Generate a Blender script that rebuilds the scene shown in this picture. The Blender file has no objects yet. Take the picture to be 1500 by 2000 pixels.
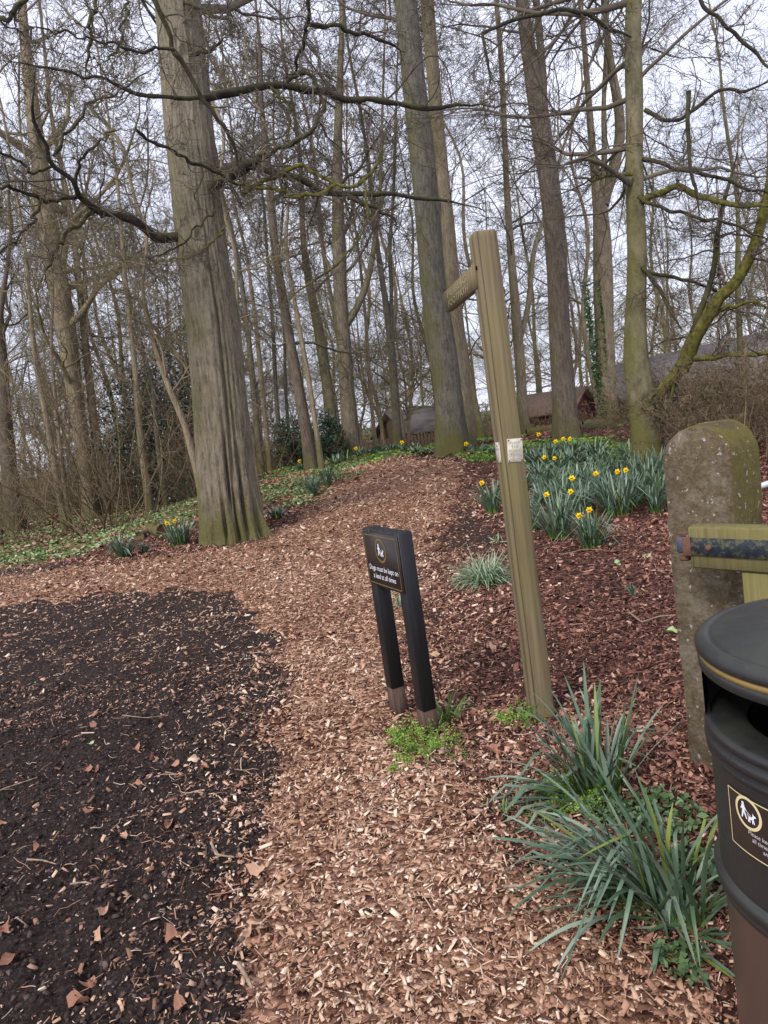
import bpy, math, random
import numpy as np
from mathutils import Vector, Matrix
RNG = np.random.default_rng(7)
random.seed(7)
PI = math.pi
S = bpy.context.scene

# ------------------------------------------------------------------ camera
F = 1400.0; PITCH = math.radians(7.0); ROLL = math.radians(8.3); EYE = 1.5
cam_d = bpy.data.cameras.new('camera'); cam = bpy.data.objects.new('camera', cam_d)
S.collection.objects.link(cam); S.camera = cam
CAMM = Matrix.Rotation(PI/2-PITCH, 3, 'X') @ Matrix.Rotation(-ROLL, 3, 'Z')
cam.matrix_world = Matrix.Translation((0, 0, EYE)) @ CAMM.to_4x4()
cam_d.sensor_fit = 'VERTICAL'; cam_d.sensor_height = 24; cam_d.lens = F/2000*24
cam_d.clip_start = 0.05; cam_d.clip_end = 1500

# ------------------------------------------------------------------ world, sun, exposure
SUN_EL, SUN_AZ = math.radians(42), math.radians(215)
W = bpy.data.worlds.new('World'); S.world = W; W.use_nodes = True
nt = W.node_tree; nt.nodes.clear()
def wn(t, **k):
    n = nt.nodes.new(t)
    for a, b in k.items(): setattr(n, a, b)
    return n
sky = wn('ShaderNodeTexSky', sky_type='NISHITA', sun_disc=False)
sky.sun_elevation = SUN_EL; sky.sun_rotation = SUN_AZ
tc = wn('ShaderNodeTexCoord'); mp = wn('ShaderNodeMapping'); mp.inputs['Scale'].default_value = (1.0, 1.0, 2.6)
nz = wn('ShaderNodeTexNoise'); nz.inputs['Scale'].default_value = 2.3; nz.inputs['Detail'].default_value = 7
rp = wn('ShaderNodeValToRGB'); rp.color_ramp.elements[0].position = .36; rp.color_ramp.elements[1].position = .66
rp.color_ramp.elements[0].color = (4.6, 4.8, 6.0, 1); rp.color_ramp.elements[1].color = (6.9, 7.05, 8.1, 1)
mx = wn('ShaderNodeMix', data_type='RGBA'); mx.inputs['Factor'].default_value = .86
bg = wn('ShaderNodeBackground'); bg.inputs['Strength'].default_value = .1
wo = wn('ShaderNodeOutputWorld')
L = nt.links.new
L(tc.outputs['Generated'], mp.inputs['Vector']); L(mp.outputs[0], nz.inputs['Vector']); L(nz.outputs['Fac'], rp.inputs['Fac'])
L(sky.outputs[0], mx.inputs['A']); L(rp.outputs['Color'], mx.inputs['B']); L(mx.outputs['Result'], bg.inputs['Color']); L(bg.outputs[0], wo.inputs['Surface'])
sl = bpy.data.lights.new('sun', 'SUN'); sl.energy = 1.5; sl.angle = math.radians(14); sl.color = (1, .95, .88)
so = bpy.data.objects.new('sun', sl); S.collection.objects.link(so)
sd = Vector((math.sin(SUN_AZ)*math.cos(SUN_EL), math.cos(SUN_AZ)*math.cos(SUN_EL), math.sin(SUN_EL)))
so.rotation_euler = sd.to_track_quat('Z', 'Y').to_euler()
S.view_settings.view_transform = 'Standard'; S.view_settings.look = 'None'
S.view_settings.exposure = 1.02; S.view_settings.gamma = 1
S.cycles.max_bounces = 5; S.cycles.diffuse_bounces = 3; S.cycles.glossy_bounces = 2; S.cycles.transmission_bounces = 2

# ------------------------------------------------------------------ terrain and pixel helpers
def sstep(a, b, x):
    t = np.clip((np.asarray(x, float)-a)/(b-a), 0, 1); return t*t*(3-2*t)
_perm = np.random.default_rng(3).random(65536)
def vn(x, y, s=1.0, seed=0):
    x = np.asarray(x, float)*s+seed*17.3+1000; y = np.asarray(y, float)*s+seed*31.7+1000
    xi = np.floor(x).astype(np.int64); yi = np.floor(y).astype(np.int64); fx = x-xi; fy = y-yi
    fx = fx*fx*(3-2*fx); fy = fy*fy*(3-2*fy)
    h = lambda a, b: _perm[(a*73856093 ^ b*19349663) & 65535]
    return (h(xi, yi)*(1-fx)+h(xi+1, yi)*fx)*(1-fy)+(h(xi, yi+1)*(1-fx)+h(xi+1, yi+1)*fx)*fy
def zbase(x, y):
    x = np.asarray(x, float); y = np.asarray(y, float)
    lat = sstep(-8.5, -2.0, x)
    rise = sstep(7, 20, y)
    z = rise*(-0.30+lat*0.80)
    z = z-lat*sstep(24, 40, y)*1.3
    z = z+(vn(x, y, .35, 1)-.5)*.16*sstep(5, 12, y)+(vn(x, y, 1.3, 2)-.5)*.05*sstep(3, 8, y)
    return z
def ray(px, py):
    d = CAMM @ Vector(((px-750)/F, -(py-1000)/F, -1.0)); return np.array(d)
def at(px, py, Y):
    d = ray(px, py); k = Y/d[1]; return Vector((d[0]*k, Y, EYE+d[2]*k))
def gnd(px, py):
    d = ray(px, py); ks = np.concatenate([np.linspace(.3, 40, 4000)])
    X = d[0]*ks; Y = d[1]*ks; Z = EYE+d[2]*ks
    hit = np.nonzero(Z < zbase(X, Y))[0]
    if len(hit) == 0:
        return at(px, py, 26.0)
    k = ks[hit[0]]; x, y = d[0]*k, d[1]*k
    return Vector((x, y, float(zbase(x, y))))
def mpp(Y): return Y/F          # metres per photo pixel at depth Y

# ------------------------------------------------------------------ mesh helpers
class MB:
    def __init__(s): s.v = []; s.f4 = []; s.f3 = []; s.n = 0; s.c = []; s.ng = []
    def add(s, v, f4=None, f3=None, rnd=None, poly=None):
        v = np.asarray(v, float).reshape(-1, 3); b = s.n; s.v.append(v); s.n += len(v)
        if f4 is not None and len(f4): s.f4.append(np.asarray(f4, np.int64).reshape(-1, 4)+b)
        if f3 is not None and len(f3): s.f3.append(np.asarray(f3, np.int64).reshape(-1, 3)+b)
        if poly is not None:
            for p in poly: s.ng.append([i+b for i in p])
        if rnd is None: rnd = .5
        s.c.append(np.broadcast_to(np.asarray(rnd, float), (len(v),)).copy())
        return s
    def box(s, c, size, rot=None, rnd=None, bev=0):
        x, y, z = [a/2 for a in size]
        if bev:
            b = bev; V = []
            for sx in (-1, 1):
                for sy in (-1, 1):
                    for sz in (-1, 1):
                        V += [(sx*(x-b), sy*(y-b), sz*z), (sx*(x-b), sy*y, sz*(z-b)), (sx*x, sy*(y-b), sz*(z-b))]
            bm = __import__('bmesh').new()
            vs = [bm.verts.new(p) for p in V]
            __import__('bmesh').ops.convex_hull(bm, input=vs)
            bm.verts.index_update()
            V = [tuple(q.co) for q in bm.verts]; Fc = [[q.index for q in f.verts] for f in bm.faces]; bm.free()
            V = np.array(V)
            if rot is not None: V = V @ np.array(rot).T
            return s.add(V+np.array(c), poly=Fc, rnd=rnd)
        V = np.array([(sx*x, sy*y, sz*z) for sz in (-1, 1) for sx, sy in ((-1, -1), (1, -1), (1, 1), (-1, 1))])
        if rot is not None: V = V @ np.array(rot).T
        return s.add(V+np.array(c), [(3, 2, 1, 0), (4, 5, 6, 7), (0, 1, 5, 4), (1, 2, 6, 5), (2, 3, 7, 6), (3, 0, 4, 7)], rnd=rnd)
    def tubes(s, P, R, sides=4, cap=False, rnd=None):
        """P (N,m,3), R (N,m)"""
        P = np.asarray(P, float); R = np.asarray(R, float)
        if P.ndim == 2: P = P[None]; R = R[None]
        N, m, _ = P.shape
        if N == 0: return s
        T = np.gradient(P, axis=1); T /= np.linalg.norm(T, axis=2, keepdims=True)+1e-9
        mean = np.abs(T.mean(axis=1)); ref = np.zeros((N, 3)); ref[np.arange(N), mean.argmin(axis=1)] = 1
        U = np.cross(T, ref[:, None, :]); U /= np.linalg.norm(U, axis=2, keepdims=True)+1e-9
        Vv = np.cross(T, U)
        a = np.arange(sides)*2*PI/sides
        ring = U[:, :, None, :]*np.cos(a)[None, None, :, None]+Vv[:, :, None, :]*np.sin(a)[None, None, :, None]
        V = P[:, :, None, :]+ring*R[:, :, None, None]
        idx = np.arange(N*m*sides).reshape(N, m, sides)
        nx = np.roll(idx, -1, axis=2)
        f = np.stack([idx[:, :-1], nx[:, :-1], nx[:, 1:], idx[:, 1:]], axis=-1).reshape(-1, 4)[:, ::-1]
        r = None
        if rnd is not None: r = np.repeat(np.broadcast_to(rnd, (N,)), m*sides)
        s.add(V.reshape(-1, 3), f, rnd=r)
        if cap:
            b = s.n-N*m*sides
            for n in range(N):
                s.ng.append([b+int(i) for i in idx[n, -1]]); s.ng.append([b+int(i) for i in idx[n, 0]][::-1])
        return s
    def lathe(s, prof, seg=48, c=(0, 0, 0), a0=0, a1=2*PI, closed=True, rnd=None):
        prof = np.array(prof, float); n = len(prof)
        k = seg if closed else seg+1
        a = a0+np.arange(k)*(a1-a0)/seg
        V = np.stack([np.outer(prof[:, 0], np.cos(a)), np.outer(prof[:, 0], np.sin(a)), np.repeat(prof[:, 1:2], k, 1)], -1)
        idx = np.arange(n*k).reshape(n, k)
        if closed: A = idx; B = np.roll(idx, -1, 1)
        else: A = idx[:, :-1]; B = idx[:, 1:]
        f = np.stack([A[:-1], B[:-1], B[1:], A[1:]], -1).reshape(-1, 4)
        return s.add(V.reshape(-1, 3)+np.array(c), f, rnd=rnd)
    def build(s, name, mat, parent=None, smooth=False, loc=None):
        me = bpy.data.meshes.new(name)
        V = np.concatenate(s.v) if s.v else np.zeros((0, 3))
        o = bpy.data.objects.new(name, me)
        off = np.array(loc if loc is not None else (0, 0, 0), float)
        V = V-off
        f4 = np.concatenate(s.f4) if s.f4 else np.zeros((0, 4), np.int64)
        f3 = np.concatenate(s.f3) if s.f3 else np.zeros((0, 3), np.int64)
        ngl = [len(p) for p in s.ng]; ngf = np.array([i for p in s.ng for i in p], np.int64)
        loops = np.concatenate([f4.ravel(), f3.ravel(), ngf]).astype(np.int32)
        tot = np.concatenate([np.full(len(f4), 4), np.full(len(f3), 3), np.array(ngl, int)]).astype(np.int32)
        st = np.concatenate([[0], np.cumsum(tot)[:-1]]).astype(np.int32) if len(tot) else np.zeros(0, np.int32)
        me.vertices.add(len(V)); me.vertices.foreach_set('co', V.astype(np.float32).ravel())
        me.loops.add(len(loops)); me.loops.foreach_set('vertex_index', loops)
        me.polygons.add(len(tot)); me.polygons.foreach_set('loop_start', st); me.polygons.foreach_set('loop_total', tot)
        if smooth: me.polygons.foreach_set('use_smooth', np.ones(len(tot), bool))
        at_ = me.attributes.new('rnd', 'FLOAT', 'POINT'); at_.data.foreach_set('value', np.concatenate(s.c).astype(np.float32))
        me.update(calc_edges=True); me.validate()
        if mat: me.materials.append(mat)
        S.collection.objects.link(o); o.location = Vector(off)
        if parent is not None:
            o.parent = parent; o.location = Vector(off)-PW(parent)
        return o
def PW(o):
    v = Vector(o.location)
    while o.parent: o = o.parent; v += Vector(o.location)
    return v
def tag(o, label=None, cat=None, group=None, kind=None):
    if label: o['label'] = label
    if cat: o['category'] = cat
    if group: o['group'] = group
    if kind: o['kind'] = kind
    return o
def thing(name, label, cat, loc, group=None):
    o = bpy.data.objects.new(name, None); S.collection.objects.link(o); o.location = Vector(loc); o.empty_display_size = .1
    return tag(o, label, cat, group)

# ------------------------------------------------------------------ materials
def mat(name, build, rough=.85, spec=.3):
    m = bpy.data.materials.new(name); m.use_nodes = True; t = m.node_tree; bs = t.nodes['Principled BSDF']
    bs.inputs['Roughness'].default_value = rough
    bs.inputs['Specular IOR Level'].default_value = spec
    class N: pass
    n = N(); n.t = t; n.b = bs
    def new(ty, **k):
        q = t.nodes.new(ty)
        for a, b in k.items():
            if a in q.inputs: q.inputs[a].default_value = b
            else: setattr(q, a, b)
        return q
    n.new = new; n.l = t.links.new
    def coord(scale=(1, 1, 1), kind='Object'):
        c = new('ShaderNodeTexCoord'); p = new('ShaderNodeMapping'); p.inputs['Scale'].default_value = scale
        n.l(c.outputs[kind], p.inputs['Vector']); return p.outputs[0]
    n.coord = coord
    def noise(scale, detail=5, vec=None, rough=.6):
        q = new('ShaderNodeTexNoise'); q.inputs['Scale'].default_value = scale; q.inputs['Detail'].default_value = detail
        q.inputs['Roughness'].default_value = rough
        n.l(vec if vec is not None else coord(), q.inputs['Vector']); return q.outputs['Fac']
    n.noise = noise
    def ramp(fac, stops):
        r = new('ShaderNodeValToRGB'); e = r.color_ramp.elements
        while len(e) < len(stops): e.new(.5)
        for i, (p, c) in enumerate(stops):
            e[i].position = p; e[i].color = (*c, 1) if not isinstance(c, (int, float)) else (c, c, c, 1)
        n.l(fac, r.inputs['Fac']); return r.outputs['Color']
    n.ramp = ramp
    def mix(f, a, b, blend='MIX'):
        q = new('ShaderNodeMix', data_type='RGBA', blend_type=blend)
        for sock, val in (('Factor', f), ('A', a), ('B', b)):
            i = q.inputs[sock]
            if isinstance(val, (int, float)): i.default_value = val
            elif isinstance(val, tuple): i.default_value = (*val, 1)
            else: n.l(val, i)
        return q.outputs['Result']
    n.mix = mix
    def bump(h, dist=.01, strength=1.0):
        q = new('ShaderNodeBump'); q.inputs['Distance'].default_value = dist; q.inputs['Strength'].default_value = strength
        n.l(h, q.inputs['Height']); n.l(q.outputs[0], bs.inputs['Normal'])
    n.bump = bump
    def attr(nm='rnd'):
        q = new('ShaderNodeAttribute'); q.attribute_name = nm; return q.outputs['Fac']
    n.attr = attr
    def math_(op, a, b=0.0):
        q = new('ShaderNodeMath', operation=op)
        for i, v in enumerate((a, b)):
            if isinstance(v, (int, float)): q.inputs[i].default_value = v
            else: n.l(v, q.inputs[i])
        return q.outputs[0]
    n.math = math_
    def color(c): n.l(c, bs.inputs['Base Color'])
    n.color = color
    build(n); return m

def bark(name, dark, light, moss=(.078, .074, .022), mossamt=.5, streak=(15, 15, 2.6), basemoss=1.2, bdist=.03):
    def b(n):
        st = n.noise(1.6, 6, n.coord(streak), .65); big = n.noise(1.1, 4); fine = n.noise(22, 4)
        c = n.ramp(n.math('ADD', n.math('MULTIPLY', st, .6), n.math('MULTIPLY', n.noise(2.3, 7, n.coord((1.6, 1.6, 1)), .7), .4)), [(.38, dark), (.60, light)])
        c = n.mix(n.math('MULTIPLY', n.ramp(fine, [(.45, 0), (.75, 1)]), .3), c, tuple(min(1, q*1.5) for q in light))
        g = n.new('ShaderNodeNewGeometry'); sx = n.new('ShaderNodeSeparateXYZ'); n.l(g.outputs['Normal'], sx.inputs[0])
        side = n.math('MULTIPLY', sx.outputs['X'], -.22)      # moss on the west side
        side = n.math('ADD', side, n.math('MULTIPLY', sx.outputs['Z'], .25))
        tcn = n.new('ShaderNodeTexCoord'); so_ = n.new('ShaderNodeSeparateXYZ'); n.l(tcn.outputs['Object'], so_.inputs[0])
        hb = n.ramp(n.math('DIVIDE', so_.outputs['Z'], basemoss), [(0, .50), (1, 0)])
        k = n.math('ADD', n.math('ADD', big, side), hb)
        k = n.ramp(n.math('MULTIPLY', k, .6), [(.38-.12*mossamt, 0), (.56-.12*mossamt, 1)])
        k = n.math('MULTIPLY', k, min(1, .35+mossamt))
        n.color(n.mix(k, c, n.mix(fine, moss, tuple(q*1.7 for q in moss))))
        n.bump(n.math('ADD', st, n.math('MULTIPLY', fine, .3)), bdist)
    return mat(name, b, .9, .15)
M = {}
M['beech'] = bark('beech_bark', (.085, .070, .048), (.235, .20, .145), mossamt=.42, bdist=.04, basemoss=.75)
M['grey'] = bark('grey_bark', (.058, .052, .042), (.17, .152, .12), mossamt=.5)
M['brown'] = bark('brown_bark', (.060, .046, .036), (.165, .132, .104), mossamt=.2)
M['tan'] = bark('tan_bark', (.13, .10, .066), (.29, .235, .16), mossamt=.4)
M['mossy'] = bark('mossy_bark', (.070, .062, .036), (.19, .168, .10), mossamt=.55, streak=(5, 5, 2), bdist=.008)
def twigm(n):
    r = n.attr(); c = n.ramp(r, [(0, (.055, .044, .036)), (.5, (.10, .08, .062)), (1, (.16, .13, .10))])
    n.color(n.mix(n.math('MULTIPLY', n.ramp(n.noise(2.5, 3), [(.5, 0), (.75, 1)]), .5), c, (.10, .10, .03)))
M['twig'] = mat('twig_bark', twigm, .85, .15)
def twigm2(n):
    r = n.attr(); c = n.ramp(r, [(0, (.12, .092, .06)), (1, (.27, .215, .14))])
    n.color(n.mix(n.math('MULTIPLY', n.ramp(n.noise(2.5, 3), [(.4, 0), (.7, 1)]), .5), c, (.15, .15, .05)))
M['twig_pale'] = mat('pale_twig_bark', twigm2, .85, .15)
def limbm(n):
    g = n.new('ShaderNodeNewGeometry'); sx = n.new('ShaderNodeSeparateXYZ'); n.l(g.outputs['Normal'], sx.inputs[0])
    f = n.noise(9, 5); c = n.ramp(f, [(.3, (.016, .013, .010)), (.7, (.060, .050, .038))])
    k = n.ramp(n.math('ADD', n.noise(2.2, 4), n.math('MULTIPLY', sx.outputs['Z'], .12)), [(.46, 0), (.68, 1)])
    n.color(n.mix(n.math('MULTIPLY', k, .85), c, n.mix(f, (.035, .037, .010), (.10, .098, .03)))); n.bump(f, .01)
M['limb'] = mat('limb_bark', limbm, .9, .15)
def mosslimb(n):
    f = n.noise(14, 5); n.color(n.ramp(f, [(.3, (.035, .035, .010)), (.7, (.15, .135, .035))])); n.bump(f, .015)
M['mosslimb'] = mat('moss_covered_bark', mosslimb, .95, .1)

def chipm(n):
    r = n.attr()
    c = n.ramp(r, [(0, (.035, .016, .010)), (.2, (.14, .066, .042)), (.5, (.39, .215, .14)), (.8, (.66, .435, .30)), (1, (.86, .70, .54))])
    c = n.mix(n.math('MULTIPLY', n.noise(60, 3), .35), c, (.14, .07, .04), 'MIX'); n.color(c)
M['chips'] = mat('wood_chip', chipm, .85, .2)
def mulchm(n):
    r = n.attr()
    c = n.ramp(r, [(0, (.03, .014, .012)), (.3, (.13, .055, .042)), (.65, (.31, .14, .10)), (.9, (.52, .28, .20)), (1, (.72, .52, .40))])
    c = n.mix(n.math('MULTIPLY', n.noise(60, 3), .4), c, (.08, .035, .028)); n.color(c)
M['mulch'] = mat('leaf_mulch', mulchm, .85, .2)
def leafdry(n):
    r = n.attr(); c = n.ramp(r, [(0, (.20, .085, .055)), (.5, (.40, .20, .13)), (1, (.55, .36, .24))])
    n.color(n.mix(n.math('MULTIPLY', n.noise(70, 3), .5), c, (.15, .07, .045)))
M['dryleaf'] = mat('dry_leaf', leafdry, .7, .25)
M['stick'] = mat('stick', lambda n: n.color(n.ramp(n.noise(30, 4, n.coord((1, 1, 1))), [(.3, (.15, .10, .07)), (.7, (.36, .27, .2))])), .85, .2)

def pathm(n):
    v = n.new('ShaderNodeTexVoronoi'); v.inputs['Scale'].default_value = 34; v.feature = 'F1'
    n.l(n.coord((1, 1.3, 1)), v.inputs['Vector'])
    sp = n.new('ShaderNodeSeparateColor'); n.l(v.outputs['Color'], sp.inputs[0])
    c = n.ramp(sp.outputs[0], [(0, (.04, .018, .012)), (.4, (.17, .08, .05)), (.8, (.42, .23, .145)), (1, (.62, .41, .28))])  # sheet colours kept darker than the chips, painting shade into their gaps
    big = n.noise(.8, 5)
    c = n.mix(n.math('MULTIPLY', n.ramp(big, [(.4, 0), (.65, 1)]), .35), c, (.20, .095, .065))
    n.color(c); n.bump(n.math('SUBTRACT', 1.0, v.outputs['Distance']), .03)
M['path'] = mat('chip_path', pathm, .95, .1)
def groundm(n):
    vec = n.coord()
    zs, zg = n.attr('soil'), n.attr('green')
    f = n.noise(55, 6, vec, .75); m = n.noise(9, 6, vec, .7); lo = n.noise(1.3, 4, vec)
    soil = n.ramp(f, [(.3, (.018, .012, .011)), (.52, (.060, .043, .040)), (.70, (.17, .125, .11))])
    v = n.new('ShaderNodeTexVoronoi'); v.inputs['Scale'].default_value = 30; n.l(vec, v.inputs['Vector'])
    sp = n.new('ShaderNodeSeparateColor'); n.l(v.outputs['Color'], sp.inputs[0])
    mul = n.ramp(sp.outputs[0], [(0, (.035, .016, .013)), (.5, (.11, .05, .038)), (1, (.27, .135, .095))])
    mul = n.mix(n.ramp(lo, [(.4, 0), (.65, .55)]), mul, (.045, .028, .026))
    gr = n.ramp(m, [(.35, (.16, .125, .085)), (.5, (.12, .12, .05)), (.62, (.10, .16, .04))])
    c = n.mix(n.ramp(n.math('ADD', zg, n.math('MULTIPLY', n.math('SUBTRACT', m, .5), .9)), [(.4, 0), (.6, 1)]), mul, gr)
    c = n.mix(n.ramp(n.math('ADD', zs, n.math('MULTIPLY', n.math('SUBTRACT', m, .5), .7)), [(.42, 0), (.58, 1)]), c, soil)
    n.color(c); n.bump(n.math('ADD', f, m), .05)
M['ground'] = mat('forest_ground', groundm, .95, .1)
def bladem(n):
    r = n.attr(); c = n.ramp(r, [(0, (.24, .27, .03)), (.18, (.09, .17, .035)), (.4, (.055, .105, .05)), (.72, (.115, .18, .115)), (1, (.29, .36, .27))])
    n.color(n.mix(n.math('MULTIPLY', n.noise(9, 4), .45), c, (.05, .085, .06)))
M['blade'] = mat('daffodil_leaf', bladem, .42, .45)
M['grass'] = mat('grass_blade', lambda n: n.color(n.ramp(n.attr(), [(0, (.22, .24, .04)), (.4, (.09, .15, .03)), (1, (.16, .25, .07))])), .6, .3)
M['snow'] = mat('grey_green_blade', lambda n: n.color(n.ramp(n.attr(), [(0, (.10, .14, .04)), (.4, (.13, .20, .10)), (1, (.36, .45, .32))])), .5, .35)
M['herb'] = mat('herb_leaf', lambda n: n.color(n.ramp(n.attr(), [(0, (.06, .12, .015)), (.5, (.15, .26, .035)), (1, (.30, .42, .08))])), .6, .3)
M['cover'] = mat('ground_cover_leaf', lambda n: n.color(n.ramp(n.attr(), [(0, (.06, .09, .025)), (.5, (.17, .25, .08)), (1, (.42, .52, .28))])), .6, .3)
M['holly'] = mat('holly_leaf', lambda n: n.color(n.ramp(n.attr(), [(0, (.010, .022, .012)), (1, (.05, .085, .05))])), .35, .5)
M['ivy'] = mat('ivy_leaf', lambda n: n.color(n.ramp(n.attr(), [(0, (.03, .06, .02)), (1, (.12, .19, .08))])), .4, .4)
M['petal'] = mat('yellow_petal', lambda n: n.color(n.ramp(n.attr(), [(0, (.85, .55, .01)), (1, (.95, .78, .03))])), .6, .2)
M['trumpet'] = mat('orange_trumpet', lambda n: n.color(n.ramp(n.noise(40), [(.3, (.9, .45, .005)), (.7, (.95, .6, .01))])), .6, .2)
def woodm(dark, light, moss, k):
    def b(n):
        vec = n.coord((60, 60, 1.6)); f = n.noise(1, 5, vec, .65); big = n.noise(3.2, 5); fi = n.noise(160, 3)
        c = n.ramp(f, [(.25, dark), (.7, light)])
        cr = n.ramp(n.noise(1, 2, n.coord((26, 26, .35))), [(.27, 1), (.31, 0)])
        c = n.mix(n.math('MULTIPLY', cr, .75), c, (.035, .025, .015))
        m = n.ramp(big, [(.38, 0), (.66, 1)])
        c = n.mix(n.math('MULTIPLY', m, k), c, n.mix(fi, moss, tuple(q*1.5 for q in moss))); n.color(c)
        n.bump(n.math('ADD', f, n.math('MULTIPLY', cr, -1.0)), .003)
    return b
M['post'] = mat('weathered_oak', woodm((.085, .062, .038), (.215, .165, .105), (.135, .12, .035), .55), .85, .2)
M['gatewood'] = mat('green_stained_timber', woodm((.09, .075, .03), (.20, .17, .075), (.16, .145, .04), .6), .8, .2)
M['blackpaint'] = mat('black_painted_timber', lambda n: (n.color(n.mix(n.math('MULTIPLY', n.ramp(n.noise(1, 4, n.coord((50, 50, 3))), [(.45, 0), (.8, 1)]), .5), (.008, .008, .010), (.03, .026, .026))), n.bump(n.noise(1, 4, n.coord((60, 60, 3))), .002)), .5, .4)
M['rawbase'] = mat('worn_brown_timber', lambda n: n.color(n.ramp(n.noise(1, 4, n.coord((50, 50, 6))), [(.3, (.045, .028, .022)), (.7, (.12, .075, .058))])), .85, .2)
M['signface'] = mat('sign_panel', lambda n: n.color(n.mix(n.noise(14, 3), (.018, .012, .010), (.035, .025, .02))), .35, .4)
M['gold'] = mat('gold_line', lambda n: n.color(n.mix(n.noise(30), (.12, .075, .028), (.18, .12, .05))), .5, .3)
M['goldpale'] = mat('pale_gold_line', lambda n: n.color(n.mix(n.noise(30), (.58, .47, .25), (.7, .58, .34))), .5, .3)
M['white'] = mat('white_print', lambda n: n.color(n.mix(n.noise(30), (.68, .68, .72), (.8, .8, .84))), .5, .3)
M['greyprint'] = mat('grey_print', lambda n: n.color(n.mix(n.noise(30), (.42, .38, .42), (.6, .56, .6))), .5, .3)
def platem(n):
    f = n.noise(34, 5); c = n.mix(n.ramp(f, [(.45, 0), (.7, 1)]), (.56, .52, .46), (.36, .33, .17)); n.color(c)
M['plate'] = mat('stained_white_plate', platem, .5, .4)
M['plateink'] = mat('faded_ink', lambda n: n.color(n.mix(n.noise(20), (.24, .22, .19), (.38, .35, .28))), .6, .2)
def stonem(n):
    f = n.noise(45, 8, None, .8); b_ = n.noise(5, 6, None, .7); c = n.ramp(f, [(.3, (.06, .043, .024)), (.55, (.16, .122, .075)), (.75, (.28, .23, .16))])
    g = n.new('ShaderNodeNewGeometry'); sx = n.new('ShaderNodeSeparateXYZ'); n.l(g.outputs['Normal'], sx.inputs[0])
    k = n.ramp(n.math('ADD', n.noise(11, 7, None, .75), n.math('MULTIPLY', n.math('ADD', n.math('MULTIPLY', sx.outputs['Z'], .8), sx.outputs['X']), .20)), [(.46, 0), (.68, 1)])
    c = n.mix(n.ramp(n.math('SUBTRACT', n.noise(9, 5, None, .75), n.math('MULTIPLY', sx.outputs['X'], .12)), [(.57, 0), (.72, .4)]), c, (.30, .27, .215))
    c = n.mix(n.math('MULTIPLY', k, .8), c, n.mix(f, (.10, .085, .015), (.19, .16, .04)))
    c = n.mix(n.ramp(b_, [(.38, .6), (.5, 0)]), c, (.085, .062, .045))
    sp = n.ramp(n.noise(38, 4, n.coord((1, 1, 1))), [(.63, 0), (.67, 1)])
    c = n.mix(n.math('MULTIPLY', sp, .75), c, (.50, .49, .46)); n.color(c); n.bump(n.math('ADD', f, n.math('MULTIPLY', b_, 2.0)), .012)
M['stone'] = mat('lichened_stone', stonem, .95, .1)
def binm(n):
    g = n.new('ShaderNodeNewGeometry'); sx = n.new('ShaderNodeSeparateXYZ'); n.l(g.outputs['Normal'], sx.inputs[0])
    alg = n.math('MULTIPLY', n.ramp(n.noise(6, 5), [(.35, 0), (.7, 1)]), n.ramp(sx.outputs['Z'], [(.2, .03), (.9, .75)]))
    c = n.mix(n.noise(3, 4), (.012, .012, .013), (.022, .021, .020)); c = n.mix(n.math('MULTIPLY', alg, .6), c, (.06, .066, .042))
    c = n.mix(n.ramp(n.noise(150, 2), [(.70, 0), (.74, .45)]), c, (.12, .12, .09))
    n.color(c); n.l(n.ramp(n.noise(20, 4), [(.3, .38), (.7, .55)]), n.b.inputs['Roughness']); n.bump(n.noise(90, 3), .0006)
M['bin'] = mat('black_moulded_plastic', binm, .45, .5)
M['binbase'] = mat('brown_moulded_plastic', lambda n: n.color(n.mix(n.noise(7, 5), (.045, .028, .022), (.085, .052, .040))), .35, .5)
M['dark'] = mat('interior_shade', lambda n: n.color(n.mix(n.noise(7), (.004, .004, .004), (.007, .007, .007))), .8, .1)  # near black colour stands in for the shade inside openings
M['goldband'] = mat('ochre_band', lambda n: n.color(n.mix(n.noise(9), (.20, .13, .04), (.30, .21, .075))), .5, .3)
def ironm(n):
    c = n.ramp(n.noise(28, 6, None, .75), [(.38, (.010, .013, .020)), (.50, (.02, .026, .035)), (.56, (.10, .095, .035)), (.62, (.02, .022, .03)), (.72, (.20, .20, .16))]); n.color(c); n.bump(n.noise(70, 3), .002)
M['iron'] = mat('flaking_black_iron', ironm, .5, .4)
M['rust'] = mat('rusted_iron', lambda n: n.color(n.mix(n.noise(50, 4), (.08, .035, .022), (.19, .095, .065))), .8, .2)
M['blueiron'] = mat('blue_painted_iron', lambda n: n.color(n.mix(n.ramp(n.noise(60, 4), [(.45, 0), (.6, 1)]), (.02, .06, .13), (.12, .06, .04))), .5, .4)
M['galv'] = mat('galvanised_steel', lambda n: n.color(n.mix(n.noise(30), (.42, .45, .5), (.6, .62, .66))), .35, .5)
M['roof'] = mat('grey_roof_tiles', lambda n: (n.color(n.ramp(n.noise(1, 5, n.coord((.8, .8, 6))), [(.3, (.12, .105, .095)), (.7, (.24, .21, .19))])), n.bump(n.noise(1, 3, n.coord((2, 2, 12))), .03)), .85, .2)
M['redwall'] = mat('dark_red_boards', lambda n: n.color(n.ramp(n.noise(1, 4, n.coord((.6, .6, 9))), [(.3, (.075, .02, .022)), (.7, (.20, .065, .06))])), .85, .2)
M['brownwall'] = mat('brown_brick_wall', lambda n: n.color(n.ramp(n.noise(9, 4), [(.3, (.14, .09, .065)), (.7, (.26, .18, .13))])), .9, .1)
M['ember'] = mat('dark_window', lambda n: n.color(n.mix(n.noise(4), (.02, .02, .025), (.05, .05, .06))), .2, .5)
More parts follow.
